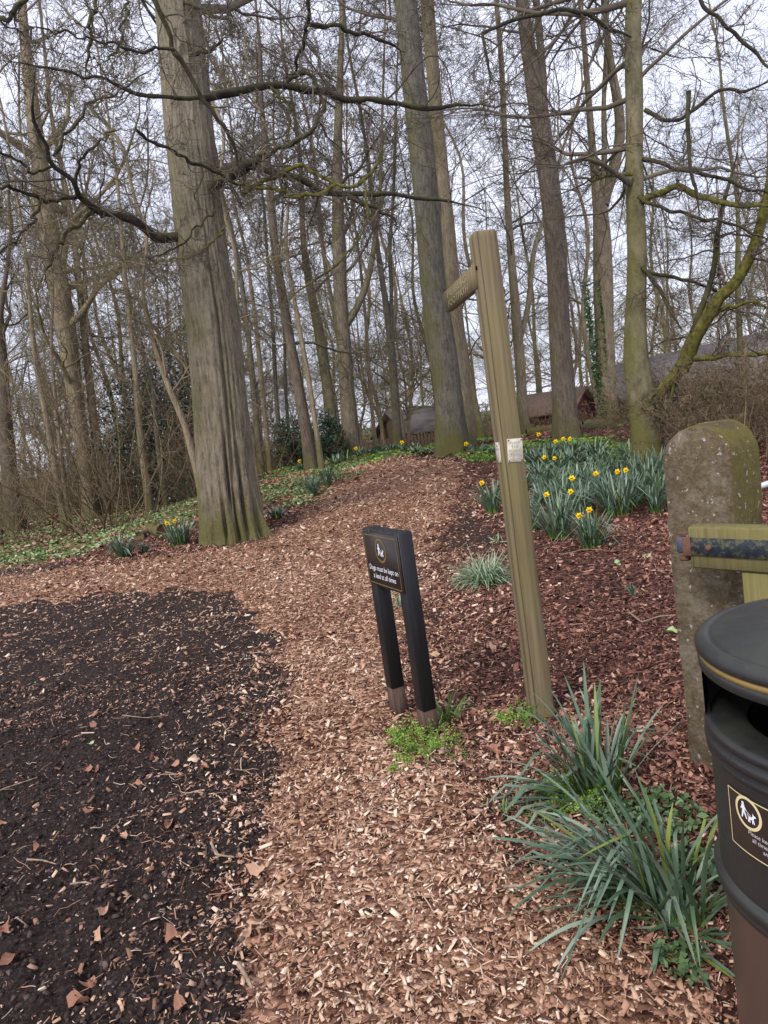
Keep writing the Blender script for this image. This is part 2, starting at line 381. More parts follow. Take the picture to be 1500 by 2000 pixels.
M['scrub'] = mat('scrub_stems', lambda n: n.color(n.ramp(n.attr(), [(0, (.07, .045, .033)), (.5, (.15, .105, .07)), (1, (.24, .185, .11))])), .9, .1)
M['log'] = bark('rotten_log_bark', (.05, .03, .02), (.15, .095, .06), mossamt=.6, streak=(3, 3, 3), basemoss=.01)

# ------------------------------------------------------------------ zones on the ground (world space outlines)
def wpoly(pp): return np.array([tuple(gnd(*p))[:2] for p in pp])
def sdist(x, y, poly):
    x = np.asarray(x, float); y = np.asarray(y, float)
    d = np.full(x.shape, 1e9); ins = np.zeros(x.shape, bool); n = len(poly)
    for i in range(n):
        ax, ay = poly[i]; bx, by = poly[(i+1) % n]; ex, ey = bx-ax, by-ay
        t = np.clip(((x-ax)*ex+(y-ay)*ey)/(ex*ex+ey*ey+1e-12), 0, 1)
        d = np.minimum(d, np.hypot(x-ax-t*ex, y-ay-t*ey))
        c = ((ay > y) != (by > y)) & (x < (bx-ax)*(y-ay)/(by-ay+1e-12)+ax); ins ^= c
    return np.where(ins, d, -d)
PATH_L = [(505, 2060), (495, 1900), (500, 1750), (522, 1550), (540, 1420), (550, 1300), (545, 1230), (490, 1172), (415, 1152), (250, 1150), (120, 1172), (0, 1188), (-260, 1240)]
PATH_U = [(-260, 1150), (0, 1125), (200, 1105), (390, 1078), (520, 1050), (570, 1015), (640, 955), (705, 908), (760, 896)]
PATH_R = [(880, 896), (915, 915), (895, 960), (855, 1020), (830, 1090), (815, 1180), (800, 1300), (775, 1400), (880, 1530), (1050, 1690), (1250, 1850), (1400, 2010), (1420, 2060)]
P_path = wpoly(PATH_L+PATH_U+PATH_R)
P_path = np.vstack([P_path, [[P_path[-1][0]+.1, -2], [P_path[0][0]-.1, -2]]])
g0, g1 = wpoly([(820, 900)])[0], None
P_soil = wpoly([(500, 2060), (490, 1900), (495, 1750), (520, 1550), (538, 1420), (548, 1300), (545, 1230), (490, 1172), (415, 1152), (250, 1150), (120, 1172), (0, 1188), (-260, 1250)])
P_soil = np.vstack([P_soil, [[-9, P_soil[-1][1]], [-9, -2.5], [P_soil[0][0], -2.5]]])
P_soil2 = wpoly([(-200, 1150), (0, 1112), (120, 1105), (220, 1112), (120, 1135), (0, 1148), (-200, 1180)])
P_green = wpoly([(-300, 1170), (-100, 1140), (0, 1115), (90, 1098), (220, 1062), (385, 1030), (395, 960), (300, 955), (200, 985), (0, 1000), (-300, 1040)])
P_green2 = wpoly([(510, 985), (600, 985), (650, 950), (715, 905), (700, 893), (560, 905), (510, 940)])
P_green3 = [(-1, 19.2), (1.5, 20.6), (6, 20.5), (9, 19), (14, 22), (14, 28), (-4, 28), (-6, 22)]
P_green4 = wpoly([(900, 903), (1010, 898), (1120, 915), (1250, 900), (1262, 868), (1200, 858), (1100, 858), (1000, 868), (925, 878)])
P_dark = wpoly([(925, 940), (940, 1000), (1000, 1040), (1000, 1090), (900, 1080), (850, 1130), (830, 1090), (870, 1010), (900, 950)])
def soil_m(x, y): return np.maximum(np.maximum(sstep(-.10, .12, sdist(x, y, P_soil)+(vn(x, y, 2.2, 40)-.5)*.30+(vn(x, y, 7, 41)-.5)*.14), sstep(-.3, .3, sdist(x, y, P_soil2))), .55*sstep(-.4, .4, sdist(x, y, P_dark)))
def green_m(x, y): return np.maximum.reduce([sstep(-.8, .8, sdist(x, y, P_green)), sstep(-.8, .8, sdist(x, y, P_green2)), sstep(-1, 1, sdist(x, y, P_green3)), sstep(-.6, .6, sdist(x, y, P_green4)), .8*sstep(24, 32, y)])
def clods(x, y):
    return (vn(x, y, 3.5, 4)-.5)*.07+(vn(x, y, 9, 5)-.5)*.055+(vn(x, y, 22, 6)-.5)*.032+(vn(x, y, 48, 7)-.5)*.016
def zfull(x, y):
    s = soil_m(x, y)
    return zbase(x, y)+s*clods(x, y)*sstep(14, 5, y)+(1-s)*((vn(x, y, 14, 8)-.5)*.012+(vn(x, y, 2.5, 9)-.5)*.02)

yy = np.concatenate([np.linspace(-4, .75, 30)[:-1], np.geomspace(.75, 50, 560)[:-1], np.geomspace(50, 600, 40)])
uu = np.linspace(-1, 1, 521)
XX = uu[None, :]*(2.2+.95*np.maximum(yy, 0))[:, None]*np.where(yy > 50, 1.4, 1)[:, None]; YY = np.repeat(yy[:, None], len(uu), 1)
sm = np.clip(soil_m(XX, YY), 0, 1); gm = green_m(XX, YY)
ZZ = zbase(XX, YY)+sm*clods(XX, YY)*sstep(14, 5, YY)+(1-sm)*((vn(XX, YY, 14, 8)-.5)*.012+(vn(XX, YY, 2.5, 9)-.5)*.02)
idx = np.arange(XX.size).reshape(XX.shape)
fq = np.stack([idx[:-1, :-1], idx[:-1, 1:], idx[1:, 1:], idx[1:, :-1]], -1).reshape(-1, 4)
mb = MB().add(np.stack([XX, YY, ZZ], -1), fq)
go = mb.build('ground', M['ground'], smooth=True); tag(go, kind='structure')
for nm, arr in (('soil', sm), ('green', gm)):
    a_ = go.data.attributes.new(nm, 'FLOAT', 'POINT'); a_.data.foreach_set('value', arr.astype(np.float32).ravel())
pd = sdist(XX, YY, P_path)+(vn(XX, YY, 3, 11)-.5)*.25*np.clip(YY/4, .3, 1.5)+(vn(XX, YY, 11, 12)-.5)*.1
pz = ZZ+np.clip(pd*.12, -.01, .012)
keep = (pd > -.06).ravel()[fq].all(axis=1) & (YY.ravel()[fq].max(axis=1) < 24)
used, inv = np.unique(fq[keep], return_inverse=True)
mb = MB().add(np.stack([XX, YY, pz], -1).reshape(-1, 3)[used], inv.reshape(-1, 4))
tag(mb.build('path', M['path'], smooth=True), kind='structure')

# ------------------------------------------------------------------ chips and litter
def scatter(n, xr, yr, ypow=1.0):
    x = RNG.uniform(xr[0], xr[1], n); y = yr[0]+(yr[1]-yr[0])*RNG.random(n)**ypow; return x, y
def chips(x, y, ln, wd, th, tilt, rnd, lift=.006, curl=0.0):
    n = len(x); z = zfull(x, y)+np.clip(sdist(x, y, P_path)*.12, 0, .012)+lift*RNG.random(n)+th*.5
    base = np.array([(-.5, -.5), (.5, -.42), (.55, .4), (-.45, .5)])[None]+RNG.uniform(-.16, .16, (n, 4, 2))
    V = np.zeros((n, 8, 3))
    V[:, :4, 0] = base[:, :, 0]*ln[:, None]; V[:, :4, 1] = base[:, :, 1]*wd[:, None]
    V[:, 4:, :2] = V[:, :4, :2]*.92
    V[:, :4, 2] = -th[:, None]*.5; V[:, 4:, 2] = th[:, None]*.5
    cz = curl*ln*RNG.uniform(-1, 1, n)
    V[:, [0, 2, 4, 6], 2] += cz[:, None]
    a = RNG.uniform(0, 2*PI, n); tx = RNG.normal(0, tilt, n); ty = RNG.normal(0, tilt, n)
    def rot(V, ax, t):
        c, s_ = np.cos(t)[:, None], np.sin(t)[:, None]; i, j = [(1, 2), (2, 0), (0, 1)][ax]
        A = V[:, :, i]*c-V[:, :, j]*s_; B = V[:, :, i]*s_+V[:, :, j]*c; V[:, :, i] = A; V[:, :, j] = B
    rot(V, 0, tx); rot(V, 1, ty); rot(V, 2, a)
    V += np.stack([x, y, z], -1)[:, None, :]
    q = np.array([(4, 5, 6, 7), (0, 1, 5, 4), (1, 2, 6, 5), (2, 3, 7, 6), (3, 0, 4, 7)])
    f = (q[None]+np.arange(n)[:, None, None]*8).reshape(-1, 4)
    return V.reshape(-1, 3), f, np.repeat(rnd, 8)
def vis(x, y, m=1.12):      # in or near the view cone
    return (np.abs(x-.05*y) < (.56*y+.25)*m)
mbp = MB(); mbm = MB()
for (y0, y1, dens, sc) in ((.85, 2.0, 12500, .68), (2.0, 3.2, 8500, .78), (3.2, 5.0, 4600, .95), (5.0, 8.0, 2000, 1.25), (8, 13, 620, 1.75), (13, 21, 180, 2.6)):
    xr = (-.62*y1-.3, .72*y1+.3); n = int(dens*(xr[1]-xr[0])*(y1-y0))
    x, y = scatter(n, xr, (y0, y1)); k = vis(x, y); x, y = x[k], y[k]
    d = sdist(x, y, P_path)+(vn(x, y, 3, 11)-.5)*.25*np.clip(y/4, .3, 1.5)
    s = soil_m(x, y); g = green_m(x, y); rr = RNG.random(len(x))
    inp = (d > .03*(1+y*.1)) | (rr < np.where(s > .4, .6, .75)*np.exp(np.minimum(d, 0)*np.where(s > .4, 4.2, 2.2)/(1+y*.06)))
    # path chips
    i = np.nonzero(inp)[0]; m = len(i)
    big = RNG.random(m) < .05; shred = RNG.random(m) < .3; near = 1
    ln = (np.minimum(RNG.lognormal(-4.2, .5, m), .045)+big*RNG.uniform(.01, .035, m))*sc; wd = np.minimum(ln*RNG.uniform(.15, .7, m), .020*sc); wd = np.where(shred, wd*.3, wd); ln = np.where(shred, ln*1.5, ln); th = wd*RNG.uniform(.12, .35, m)
    redden = sstep(3, 9, y[i])
    rnd = np.clip(RNG.beta(1.3, 1.25, m)+.42*(.6*vn(x[i], y[i], 1.7, 20)+.4*vn(x[i], y[i], 4.5, 24)-.5)+.02-.06*redden, 0, 1)
    v, f, r = chips(x[i], y[i], ln, wd, th, .42, rnd, .010); mbp.add(v, f, rnd=r)
    # mulch
    i = np.nonzero(~inp & (s < .4) & (g < .6) & (x > -40))[0]; i = i[RNG.random(len(i)) < .85*np.clip(.45+1.0*vn(x[i], y[i], 1.1, 21), 0, 1)]; m = len(i)
    if m:
        ln = RNG.lognormal(-4.0, .45, m)*sc; wd = ln*RNG.uniform(.25, .75, m); th = wd*.08+.0008
        rnd = np.clip(RNG.beta(1.5, 1.7, m)+.3*(vn(x[i], y[i], 1.1, 21)-.5), 0, 1)
        v, f, r = chips(x[i], y[i], ln, wd, th, .5, rnd, .012, .18); mbm.add(v, f, rnd=r)
    # sparse bits on the soil
    i = np.nonzero(~inp & (s >= .4))[0]; i = i[RNG.random(len(i)) < .035+.5*np.clip(vn(x[i], y[i], 1.6, 22)-.62, 0, 1)+.25*(y[i] > 4.2)]; m = len(i)
    if m:
        ln = RNG.lognormal(-4.4, .5, m)*sc; wd = ln*RNG.uniform(.15, .6, m); th = wd*.2+.0005
        v, f, r = chips(x[i], y[i], ln, wd, th, .35, np.clip(RNG.beta(2, 1.8, m), 0, 1), .004); mbp.add(v, f, rnd=r)
tag(mbp.build('wood_chips', M['chips']), 'pinkish tan wood chips strewn over the path and the soil edge', 'wood chips', kind='stuff')
tag(mbm.build('leaf_litter', M['mulch']), 'reddish brown leaf litter and bark mulch beside the path', 'leaf litter', kind='stuff')
# soil crumbs
x, y = scatter(26000, (-3.2, .3), (.9, 5.0), 1.3); k = vis(x, y) & (soil_m(x, y) > .5); x, y = x[k], y[k]; m = len(x)
ln = np.minimum(RNG.lognormal(-4.9, .45, m), .018)
v, f, r = chips(x, y, ln, ln*.8, ln*.6, .6, RNG.random(m), .003)
M['crumb'] = mat('soil_crumb', lambda n: n.color(n.ramp(n.attr(), [(0, (.014, .009, .009)), (.7, (.07, .048, .044)), (1, (.14, .10, .09))])), .95, .1)
tag(MB().add(v, f, rnd=r).build('soil_crumbs', M['crumb']), 'dark crumbs of damp soil left of the path', 'soil', kind='stuff')

# thin twig fragments and fibres everywhere on the ground
def fibres(n, xr, yr, lo, hi, r, m, name, label, cond, seed):
    rng = np.random.default_rng(seed); x = rng.uniform(*xr, n); y = rng.uniform(*yr, n); k = vis(x, y) & cond(x, y); x, y = x[k], y[k]; n = len(x)
    a = rng.uniform(0, 2*PI, n); ln = rng.uniform(lo, hi, n)*(.6+rng.random(n)**3); t = np.linspace(-.5, .5, 5); bend = rng.normal(0, .25, n)
    px = x[:, None]+ln[:, None]*(t*np.cos(a)[:, None]-bend[:, None]*t**2*np.sin(a)[:, None]*2); py = y[:, None]+ln[:, None]*(t*np.sin(a)[:, None]+bend[:, None]*t**2*np.cos(a)[:, None]*2)
    pz = zfull(px, py)+.010+rng.random((n, 1))*.012+np.clip(sdist(px, py, P_path)*.12, 0, .012)
    tag(MB().tubes(np.stack([px, py, pz], -1), np.full((n, 5), r)*rng.uniform(.5, 1.3, n)[:, None], 4, rnd=rng.random(n)).build(name, m), label, 'twigs', kind='stuff')
fibres(1500, (-3.4, .4), (.9, 6), .02, .09, .0013, M['chips'], 'twig_fragments', 'fine pale twig fragments scattered over the dark soil', lambda x, y: soil_m(x, y) > .4, 401)
fibres(2600, (-1.5, 4), (.9, 7), .03, .10, .0016, M['mulch'], 'twig_fragments', 'brown twig fragments mixed into chips and litter', lambda x, y: soil_m(x, y) < .5, 402)

# ------------------------------------------------------------------ tree growing (vectorised by level)
def nrm(a): return a/(np.linalg.norm(a, axis=-1, keepdims=True)+1e-9)
def grow(P, D, Ln, R, n, wander, up, rng, tip=.35):
    N = len(P); pts = np.zeros((N, n+1, 3)); pts[:, 0] = P; d = nrm(D.copy()); st = (Ln/n)[:, None]
    for i in range(n):
        d = d+rng.normal(0, wander, (N, 3)); d[:, 2] += up; d = nrm(d)
        pts[:, i+1] = pts[:, i]+d*st
    t = np.linspace(0, 1, n+1); rad = R[:, None]*(1-(1-tip)*t[None])
    return pts, rad
def kids(pts, rad, per, ratio, ang, rng, t0=.15, flat=.6, rr=.55, lens=None):
    N, m, _ = pts.shape; k = per
    par = np.repeat(np.arange(N), k); t = t0+(1-t0)*rng.random(N*k)**.9
    fi = t*(m-1); i = np.minimum(fi.astype(int), m-2); fr = (fi-i)[:, None]
    P = pts[par, i]*(1-fr)+pts[par, i+1]*fr
    T = nrm(pts[par, i+1]-pts[par, i]); r = rad[par, i]*(1-fr[:, 0])+rad[par, i+1]*fr[:, 0]
    A = rng.normal(0, 1, (N*k, 3)); A[:, 2] *= (1-flat); A = nrm(np.cross(T, A)); A[:, 2] *= (1-.5*flat); A = nrm(A)
    th = ang*rng.uniform(.65, 1.35, N*k)[:, None]
    D = nrm(T*np.cos(th)+A*np.sin(th))
    if lens is None:
        pl = np.linalg.norm(np.diff(pts, axis=1), axis=2).sum(1)
    else: pl = lens
    Lc = pl[par]*ratio*rng.uniform(.55, 1.3, N*k)*(1.15-.6*t)
    return P, D, Lc, np.minimum(r*.8, r*rr*rng.uniform(.7, 1.2, N*k)), t
def ramify(mb, pts, rad, rng, spec, rmin):
    """spec: list of (per, ratio, angle, segs, wander, up, sides)"""
    for (per, ratio, ang, seg, wan, up, sides) in spec:
        P, D, Lc, Rc, _ = kids(pts, rad, per, ratio, ang, rng)
        Rc = np.maximum(Rc, rmin)
        pts, rad = grow(P, D, Lc, Rc, seg, wan, up, rng)
        rad = np.maximum(rad, rmin*.6)
        mb.tubes(pts, rad, sides, rnd=rng.random(len(P)))
def resample(poly, n):
    poly = np.array(poly, float); d = np.r_[0, np.cumsum(np.linalg.norm(np.diff(poly[:, :3], axis=0), axis=1))]
    t = np.linspace(0, d[-1], n)
    # Catmull-like smoothing through cubic interpolation per axis
    out = np.stack([np.interp(t, d, poly[:, k]) for k in range(poly.shape[1])], 1)
    for _ in range(2):
        o2 = out.copy(); o2[1:-1] = (out[:-2]+2*out[1:-1]+out[2:])/4; out = o2
    return out
def trunk_mesh(path, sides, base_z, flare=.5, fl_h=.7, lobes=5, rough=.05, seed=0, nrings=None, groove=None):
    """path (n,4) x y z r"""
    path = np.asarray(path); n = nrings or max(24, len(path)*3); P = resample(path, n); c = P[:, :3]; r = P[:, 3]
    a = np.arange(sides)*2*PI/sides
    h = np.maximum(c[:, 2]-base_z, 0)[:, None]
    A, H = a[None, :], h
    ph = seed*1.7
    lob = .5+.5*np.cos(lobes*A+ph+.8*np.sin(2*A+ph)); fl = np.exp(-H/fl_h)
    k = 1+flare*fl*(.35+lob**1.5)
    k = k+rough*(vn(A*3/PI*2, H*.8+seed, 1, seed)-.5)*2+rough*.6*(vn(np.cos(A)*4, np.sin(A)*4+H*.35, 1.0, seed+3)-.5)*2
    if groove is not None: k = k-groove(A, H)
    X = c[:, 0:1]+r[:, None]*k*np.cos(A); Y = c[:, 1:2]+r[:, None]*k*np.sin(A); Z = np.repeat(c[:, 2:3], sides, 1)
    idx = np.arange(n*sides).reshape(n, sides); nx = np.roll(idx, -1, 1)
    f = np.stack([idx[:-1], nx[:-1], nx[1:], idx[1:]], -1).reshape(-1, 4)
    return np.stack([X, Y, Z], -1).reshape(-1, 3), f, P

def pix_trunk(spec, Y, lift=0):
    out = []
    for p in spec:
        dy = p[3] if len(p) > 3 else 0
        q = at(p[0], p[1], Y+dy); out.append((q.x, q.y, q.z, p[2]*mpp(Y+dy)/2))
    return out
def tree(label, spec, m='grey', Y=None, height=22, twig='twig', seed=1, group=None, limbs=14, dens=1.0, first=.25, flare=.45,
         stems=(), rmin=.006, cat='tree', ll=.22, lev=3, up=.03, name='beech_tree', lmat=None, updir=.55, path=None):
    rng = np.random.default_rng(seed)
    if path is None:
        b = gnd(spec[0][0], spec[0][1])
        if Y is None: Y = b.y
        base = Vector((at(spec[0][0], spec[0][1], Y)[:]))
    else: base = Vector(path[0][:3]); Y = base.y
    gz = float(zbase(base.x, base.y)); root = thing(name, label, cat, (base.x, base.y, gz), group)
    P = pix_trunk(spec, Y) if path is None else list(path)
    P[0] = (P[0][0], P[0][1], gz, P[0][3])
    # foot below ground
    P = [(P[0][0], P[0][1], gz-.25, P[0][3]*1.05)]+P
    l = P[-1]; q = P[-2]; dx = (l[0]-q[0])/max(.3, l[2]-q[2]); dyy = (l[1]-q[1])/max(.3, l[2]-q[2])
    if height > l[2]+1.0:
        ext = height-l[2]
        for t in (.25, .5, .75, 1): P.append((l[0]+dx*ext*t+rng.normal(0, .25), l[1]+dyy*ext*t, l[2]+ext*t, max(.03, l[3]*(1-.85*t))))
    sides = 28 if P[1][3] > .2 else 14
    mb = MB(); v, f, C = trunk_mesh(P, sides, gz, flare, .35+.6*P[1][3], 5, .06, seed); mb.add(v, f)
    hz = C[-1, 2]-gz
    cr = MB(); mains = [C]
    for st in stems:
        d0 = st[0][3] if len(st[0]) > 3 else 0
        Q = pix_trunk(st, Y); l, q = Q[-1], Q[-2]
        if l[2] > 4:
            dx = (l[0]-q[0])/max(.3, l[2]-q[2]); ext = min(8, height-l[2])
            if ext > 1:
                for t in (.3, .6, 1): Q.append((l[0]+dx*ext*t*.7, l[1]+ext*t*.1*rng.normal(), l[2]+ext*t, max(.015, l[3]*(1-.8*t))))
        R_ = resample(Q, max(14, len(Q)*4)); mains.append(R_)
        mb.tubes(R_[:, :3], R_[:, 3]*(1+.06*rng.normal(size=len(R_))), 12)
    mb.build('trunk', M[m], root, smooth=True, loc=(base.x, base.y, gz))
    # limbs
    for mi, C_ in enumerate(mains):
        ztop = C_[-1, 2]; z0 = gz+first*hz if mi == 0 else C_[0, 2]+.2*(ztop-C_[0, 2])
        k = int(limbs if mi == 0 else limbs*.6)
        zz = z0+(ztop-z0)*np.sort(rng.random(k))**1.0
        Pk = np.stack([np.interp(zz, C_[:, 2], C_[:, j]) if mi == 0 or C_[-1, 2] > C_[0, 2]+1 else np.interp(np.linspace(.2, 1, k), np.linspace(0, 1, len(C_)), C_[:, j]) for j in range(3)], 1)
        rk = np.interp(zz, C_[:, 2], C_[:, 3])
        az = rng.uniform(0, 2*PI, k)+np.arange(k)*2.4
        el = rng.normal(updir, .25, k)
        D = np.stack([np.cos(az)*np.cos(el), np.sin(az)*np.cos(el), np.sin(el)], 1)
        Ln = hz*ll*rng.uniform(.6, 1.25, k)*(1.1-.5*(zz-z0)/(ztop-z0+.01))
        Rk = np.clip(rk*rng.uniform(.22, .5, k), .018, .14)
        pts, rad = grow(Pk, D, Ln, Rk, 9, .17, up, rng, .2)
        cr.tubes(pts, rad, 6, rnd=rng.uniform(.4, 1, k))
        spc = [(int(9*dens), .55, .85, 6, .16, .02, 4), (int(7*dens), .55, .8, 5, .17, .0, 3), (int(5*dens), .62, .7, 4, .18, 0, 3)][:lev]
        ramify(cr, pts, rad, rng, spc, rmin)
    if cr.n: cr.build('branches', M[twig], root, loc=(base.x, base.y, gz))
    return root, Y, base

# ------------------------------------------------------------------ the large beech beside the path
def big_beech():
    spec = [(460, 1052, 122), (451, 1000, 116), (441, 900, 110), (428, 750, 102), (415, 620, 99), (397, 500, 92), (386, 400, 90), (369, 250, 88), (357, 120, 83), (347, 0, 81)]
    b = gnd(455, 1052); Y = b.y; gz = float(zbase(b.x, b.y)); rng = np.random.default_rng(5)
    root = thing('beech_tree', 'huge grey beech with flared mossy roots at the left edge of the path', 'tree', (b.x, b.y, gz), 'mature beech trees')
    P = pix_trunk(spec, Y); P[0] = (P[0][0], P[0][1], gz, P[0][3]); P = [(P[0][0], P[0][1], gz-.3, P[0][3]*1.1)]+P
    l = P[-1]
    for t, dx in ((.3, -.35), (.6, -.5), (1, -.9)): P.append((l[0]+dx, l[1]+.3*t, l[2]+12*t, l[3]*(1-.7*t)))
    H0 = gz
    def groove(A, H):
        g = 0
        def ad(a0, w, h0, h1, dep, drift=0.0):
            c = a0+drift*H; d = (A-c+PI) % (2*PI)-PI
            env = 1/(1+np.exp((H-h1)*4))*(1/(1+np.exp(-(H-h0)*12)))
            return dep*np.exp(-(d/w)**2)*env
        # camera side is about -PI/2
        g = g+ad(-1.12, .06, .9, 4.4, .17, -.012)+ad(-1.62, .07, .0, .5, .35)+ad(-1.36, .055, .55, 1.45, .34)
        g = g+ad(-.90, .08, .0, 1.2, .36)+ad(-.50, .1, -.1, .5, .35)+ad(-2.2, .16, -.1, .5, .22)+ad(-1.22, .05, -.1, .8, .30)+ad(-.98, .05, 1.1, 3.4, .10, .01)
        # long vertical folds in the bark up to seven metres
        g = g+.012*np.sin(A*23+1.5*np.sin(H*.8))*np.exp(-H/9)+.010*np.sin(A*41+2*np.sin(H*1.3+A))*np.exp(-H/7)
        g = g-.03*(vn(A*9, H*.55, 1, 33)-.5)+.055*np.abs(vn(A*22, H*2.0, 1, 34)-.5)*np.exp(-H/6)+.035*np.abs(vn(A*40, H*4.5, 1, 35)-.5)
        # old branch collars
        for a0, h0, s_ in ((-1.45, 4.35, .09), (-1.3, 6.75, .08), (-1.9, 6.5, .05)):
            d = (A-a0+PI) % (2*PI)-PI; rr = np.sqrt((d/.20)**2+((H-h0)/.16)**2)
            g = g-s_*.7*np.exp(-(rr-1)**2*5)+s_*np.exp(-rr**2*4)
        # flared root buttresses toward the sides
        for a0, w, k in ((-2.75, .30, .10), (-.38, .28, .34), (-1.50, .12, .12), (-.85, .12, .20), (.8, .5, .25), (2.2, .5, .25)):
            d = (A-a0+PI) % (2*PI)-PI; g = g-k*np.exp(-(d/w)**2)*np.exp(-H/.42)
        return g
    v, f, C = trunk_mesh(P, 300, gz, .06, .5, 3, .03, 2, 460, groove)
    MB().add(v, f).build('trunk', M['beech'], root, smooth=True, loc=(b.x, b.y, gz))
    def poly(pp, d0, d1, w0, w1):
        n = len(pp); out = []
        for i, p in enumerate(pp):
            t = i/(n-1); dy = Y+d0+(d1-d0)*t; q = at(p[0], p[1], dy); w = p[2] if len(p) > 2 else w0+(w1-w0)*t
            out.append((q.x, q.y, q.z, w*mpp(dy)/2))
        return resample(out, 30)
    limbs = [
     ([(385, 455), (340, 467), (290, 463), (282, 440), (255, 422), (212, 412), (187, 410), (150, 385), (143, 372), (146, 357), (103, 325), (83, 270), (61, 217), (66, 175), (78, 127)], 0, -2.6, 19, 5, 'limb'),
     ([(150, 385), (110, 390), (78, 393), (40, 375), (0, 365), (-60, 350)], -1.3, -2.2, 9, 5, 'limb'),
     ([(78, 393), (65, 430), (20, 480), (-30, 520)], -1.7, -2.4, 6, 4, 'limb'),
     ([(182, 413), (130, 460), (100, 500), (85, 560)], -1.1, -2.0, 8, 4, 'limb'),
     ([(148, 360), (155, 320), (175, 292), (210, 265), (235, 240)], -1.4, -1.8, 6, 3, 'limb'),
     ([(103, 325), (68, 337), (30, 312), (0, 292), (-40, 280)], -1.6, -2.3, 6, 4, 'limb'),
     ([(105, 305), (125, 270), (165, 225), (172, 195), (230, 182), (300, 130)], -1.7, -1.0, 6, 3, 'limb'),
     ([(368, 196), (420, 186), (460, 178), (520, 164), (580, 170), (640, 185), (700, 195), (760, 203), (810, 205), (860, 212), (885, 198), (925, 205), (955, 200)], -.2, 1.5, 15, 7, 'limb'),
     ([(530, 170), (545, 190), (568, 202), (565, 240), (560, 290)], .2, 0, 6, 3, 'mosslimb'),
     ([(288, -60), (300, 0), (322, 50), (340, 95), (365, 140), (395, 190), (425, 235), (450, 260), (462, 290), (470, 325), (482, 350)], -3.2, -2.4, 9, 7, 'limb'),
     ([(340, 95), (285, 98), (235, 92), (180, 76), (110, 58), (40, 60)], -3.0, -3.6, 6, 3, 'limb'),
     ([(392, 190), (350, 192), (260, 180), (220, 160), (170, 150), (75, 128), (0, 115)], -2.7, -3.4, 8, 4, 'limb'),
     ([(192, -50), (187, 0), (175, 60), (172, 110), (168, 150)], -3.0, -3.0, 9, 5, 'limb'),
     ([(60, -40), (50, 0), (20, 35), (-30, 55)], -3.2, -3.2, 9, 7, 'limb'),
     ([(250, -40), (245, 20), (235, 75), (222, 105), (195, 140)], -2.8, -2.8, 6, 3, 'limb'),
     ([(385, 345), (450, 325), (490, 328), (540, 335), (600, 350), (620, 372), (660, 382), (720, 378), (800, 383), (880, 395), (940, 405)], -.1, .8, 14, 6, 'limb'),
     ([(398, 392), (425, 358), (460, 333), (490, 317), (520, 299)], 0, -1.2, 21, 19, 'limb'),
     ([(470, 380), (500, 362), (540, 340), (570, 330), (600, 321), (625, 343), (655, 359), (690, 362), (712, 350), (732, 318), (755, 285), (752, 250)], -.8, -1.0, 9, 5, 'mosslimb'),
     ([(657, 359), (625, 380), (570, 382), (540, 369), (500, 370), (450, 350), (400, 356)], -.9, -1.0, 9, 4, 'mosslimb'),
     ([(712, 350), (716, 390), (717, 440), (698, 473), (655, 520), (610, 552), (575, 574), (556, 600)], -1.0, -1.5, 5, 4, 'mosslimb'),
     ([(680, 385), (720, 402), (760, 420), (782, 450)], .1, 0, 9, 4, 'limb'),
     ([(265, 253), (320, 285), (380, 318), (440, 350), (480, 362)], -2.4, -1.0, 6, 6, 'limb'),
     ([(600, -60), (603, 0), (603, 45), (590, 80), (585, 120), (560, 160)], -1, 0, 8, 6, 'limb'),
     ([(603, 48), (650, 48), (690, 62), (740, 75), (790, 100)], -1, .5, 8, 6, 'limb'),
     ([(560, 160), (580, 140), (610, 145), (640, 210), (600, 260), (540, 295), (470, 330)], 0, -.5, 7, 9, 'limb'),
     ([(370, 108), (410, 100), (425, 90), (438, 72)], -.4, -.9, 8, 4, 'limb'),
     ([(360, 5), (420, 30), (450, 42), (480, 70)], -.3, -.9, 7, 3, 'limb'),
     ([(432, 400), (400, 430), (360, 470), (300, 500), (282, 520)], -1.1, -1.3, 4, 3, 'limb'),
     ([(440, 440), (425, 470), (380, 500), (300, 515)], -1.1, -1.3, 4, 3, 'mosslimb'),
    ]
    mbs = {'limb': MB(), 'mosslimb': MB()}; allp = []
    for i, (pp, d0, d1, w0, w1, mt) in enumerate(limbs):
        R_ = poly(pp, d0, d1, w0, w1)
        t_ = np.linspace(0, 40, 30); wob = (vn(t_*.35, t_*0+i, 1, i)-.5)*.05
        R_[:, 2] += wob*np.minimum(1, np.arange(30)/4)*1.6; R_[:, 0] += (vn(t_*.5, t_*0+i+50, 1, i+9)-.5)*.09*np.minimum(1, np.arange(30)/4)
        k = (1+.10*rng.normal(size=30))*(1-.65*sstep(.75, 1, np.linspace(0, 1, 30)))
        m_ = MB(); m_.tubes(R_[:, :3], R_[:, 3]*k, 10, cap=True)
        m_.build('limb', M[mt], root, smooth=True, loc=tuple(R_[0, :3]))
        allp.append(R_)
    A = np.array(allp); tw = MB(); pts, rad = A[:, :, :3], A[:, :, 3]
    P_, D, Lc, Rc, t = kids(pts, rad, 12, .4, 1.0, rng, .12, .2, .42)
    Lc = np.clip(Lc, .4, 2.0); pts, rad = grow(P_, D, Lc, np.clip(Rc, .006, .017), 12, .27, .0, rng)
    tw.tubes(pts, rad, 5, rnd=rng.random(len(P_)))
    ramify(tw, pts, rad, rng, [(6, .5, .8, 6, .26, 0, 4), (4, .55, .75, 4, .26, 0, 3)], .0035)
    # high crown, largely above the frame
    zz = np.linspace(7.5, 17, 16); Pk = np.stack([np.interp(zz, C[:, 2], C[:, j]) for j in range(3)], 1); az = np.arange(16)*2.4
